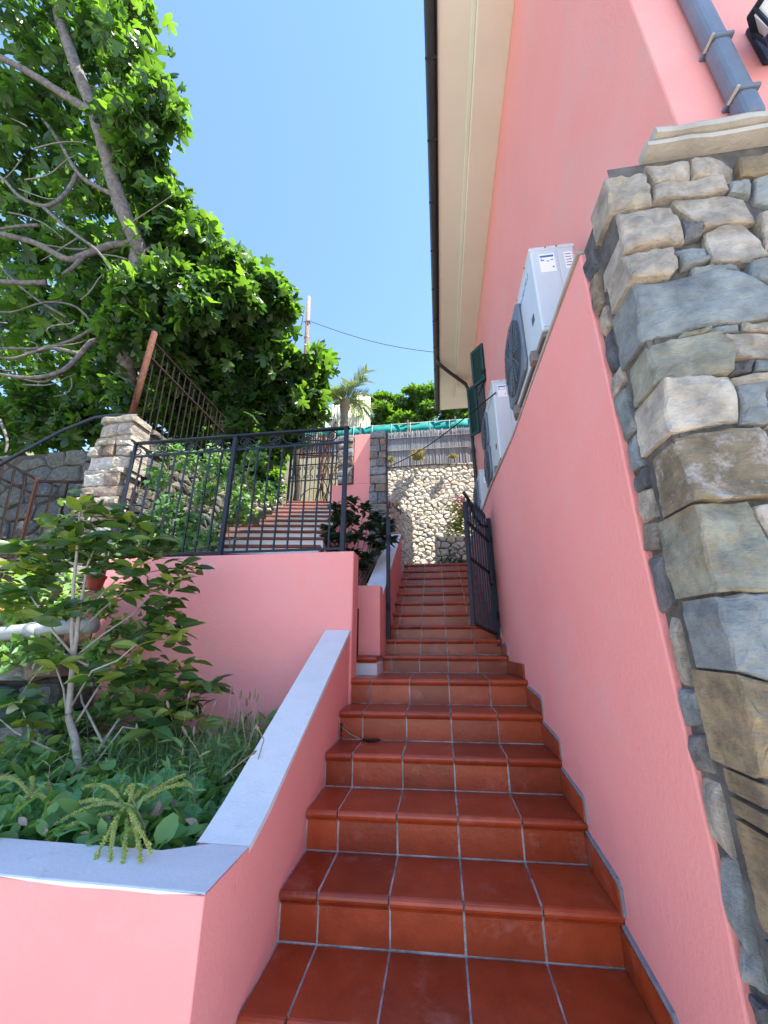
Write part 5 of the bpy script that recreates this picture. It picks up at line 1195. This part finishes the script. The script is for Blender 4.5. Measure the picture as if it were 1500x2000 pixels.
# trailing seed spikes
def spikes(label, c, ends):
    t = thing('amaranth', label, 'plant', tuple(c), 'seed-spike plants')
    for (x, y, Y) in ends:
        e = at(x, y, Y); m_ = (np.array(c)+e)/2+np.array([random.uniform(-.05,.05),random.uniform(-.03,.03),random.uniform(.03,.12)]); pts = [np.array(c)*(1-s)**2+2*m_*s*(1-s)+e*s*s for s in np.linspace(0, 1, 34)]
        mb = MB(); mb.tube(pts, [.0065*(1-.6*i/33)*(1+.45*(i % 2)) for i in range(34)], 7)
        o = mb.build('seed_spike', M['spike'], t)
        P, D = [], []
        for i in range(1, 34):
            for q in range(4):
                a = random.uniform(0, 2*PI); P.append(pts[i]); D.append((math.cos(a), random.uniform(-.5,.5), math.sin(a)))
        P = np.array(P); leafcloud('seeds', 'tuft', P, np.array(D), rups(len(P)), rng.uniform(.007, .013, len(P)), M['seedgreen'], o)
cA = at(247, 1585, 1.78)
spikes('sprawling amaranth with long seed spikes hanging over the white planter top', cA, [(185,1680,1.50),(240,1690,1.49),(295,1665,1.50),(360,1515,1.95),(372,1535,1.90),(110,1610,1.72),(160,1540,1.95),(245,1550,1.8),(120,1590,1.8),(95,1640,1.66),(300,1560,1.9),(215,1690,1.49),(275,1680,1.5)])
cB = at(60, 1560, 1.9)
spikes('smaller amaranth with curving seed spikes at the left of the planter', cB, [(-20,1530,1.9),(15,1615,1.75),(100,1600,1.8),(95,1550,1.95),(60,1520,2.0),(20,1590,1.8)])
def flower(label, px, py, Y, grp):
    c = at(px, py, Y); t = thing('orange_flower', label, 'flower', tuple(c), grp)
    MB().tube([c+np.array([0,.02,-.25]), c+np.array([0,.01,-.1]), c], .003, 5).build('stalk', M['broadstem'], t)
    for q in range(10):
        a = 2*PI*q/10; leafobj('ellipse', c, (math.cos(a), -.25, math.sin(a)), (0,-1,0), .034, M['orangeflower'], t, 'petal')
    MB().tube([c+np.array([0,-.004,0]), c+np.array([0,-.012,0])], [.012, .008], 10).build('flower_centre', M['twig'], t)
M['broadstem'] = material('green_stem', (.08,.16,.04), None, .6)
flower('upper orange flower at the left edge above the pipe', 2, 1190, 2.7, 'orange flowers')
flower('lower orange flower at the left edge by the dark rocks', 3, 1463, 2.35, 'orange flowers')
# debris: dry twig and soil crumbs on a step, dry flower stems on the white top
tw = thing('plant_debris', 'dark crumpled leaf and dry twig lying on the fourth red step', 'debris', (-.62, 2.95, Z0+4*RISE))
zc = Z0+3*RISE
yd = Y0+3*GO-.06
mb = MB()
for k in range(26):
    x = -.53+random.gauss(0,.035); y = yd+random.gauss(0,.014); mb.tube([(x,y,zc+.004),(x+random.gauss(0,.015),y+random.gauss(0,.008),zc+.012),(x+random.gauss(0,.02),y,zc+.005)], .004, 5)
mb.build('crumbs', M['black'], tw)
MB().tube([(-.715,yd+.03,zc+.075),(-.65,yd+.01,zc+.04),(-.56,yd-.01,zc+.01)], .0035, 5).build('twig', M['dry'], tw)
mb = MB()
for k in range(14): mb.box(-.728+random.uniform(0,.012), -.712, yd+.03+random.uniform(-.02,.02), yd+.045, zc+.004+.007*k, zc+.011+.007*k)
mb.build('dirt', M['soil'], tw)
for i, (pts, lab) in enumerate(((((478,1545),(500,1500),(515,1450),(505,1432)),'dry lavender stem lying on the sloping white wall top'),(((440,1520),(470,1495),(490,1480)),'short dry stem poking over the sloping white wall top'))):
    P = []
    for x, y in pts:
        c = atx(x, y, -.90); P.append(c+np.array([0,0,.012]))
    t = thing('lavender_sprig', lab, 'sprig', tuple(P[0]), 'dry stems on the white top')
    MB().tube(P, .003, 5).build('stalk', M['dry'], t)
    MB().tube([P[-1], P[-1]+(P[-1]-P[-2])*.3, P[-1]+(P[-1]-P[-2])*.6], [.004,.008,.002], 6).build('flower_head', M['dry'], t)
lf_ = thing('fallen_leaf', 'single pale leaf lying on an upper red step', 'leaf', (.38, YL+3*G2, ZL+4*R2))
leafobj('ellipse', np.array([.40, YL+4*G2-.012, ZL+4*R2+.09]), (-.2,.1,-1), (0,-1,0), .05, M['sticker'], lf_)
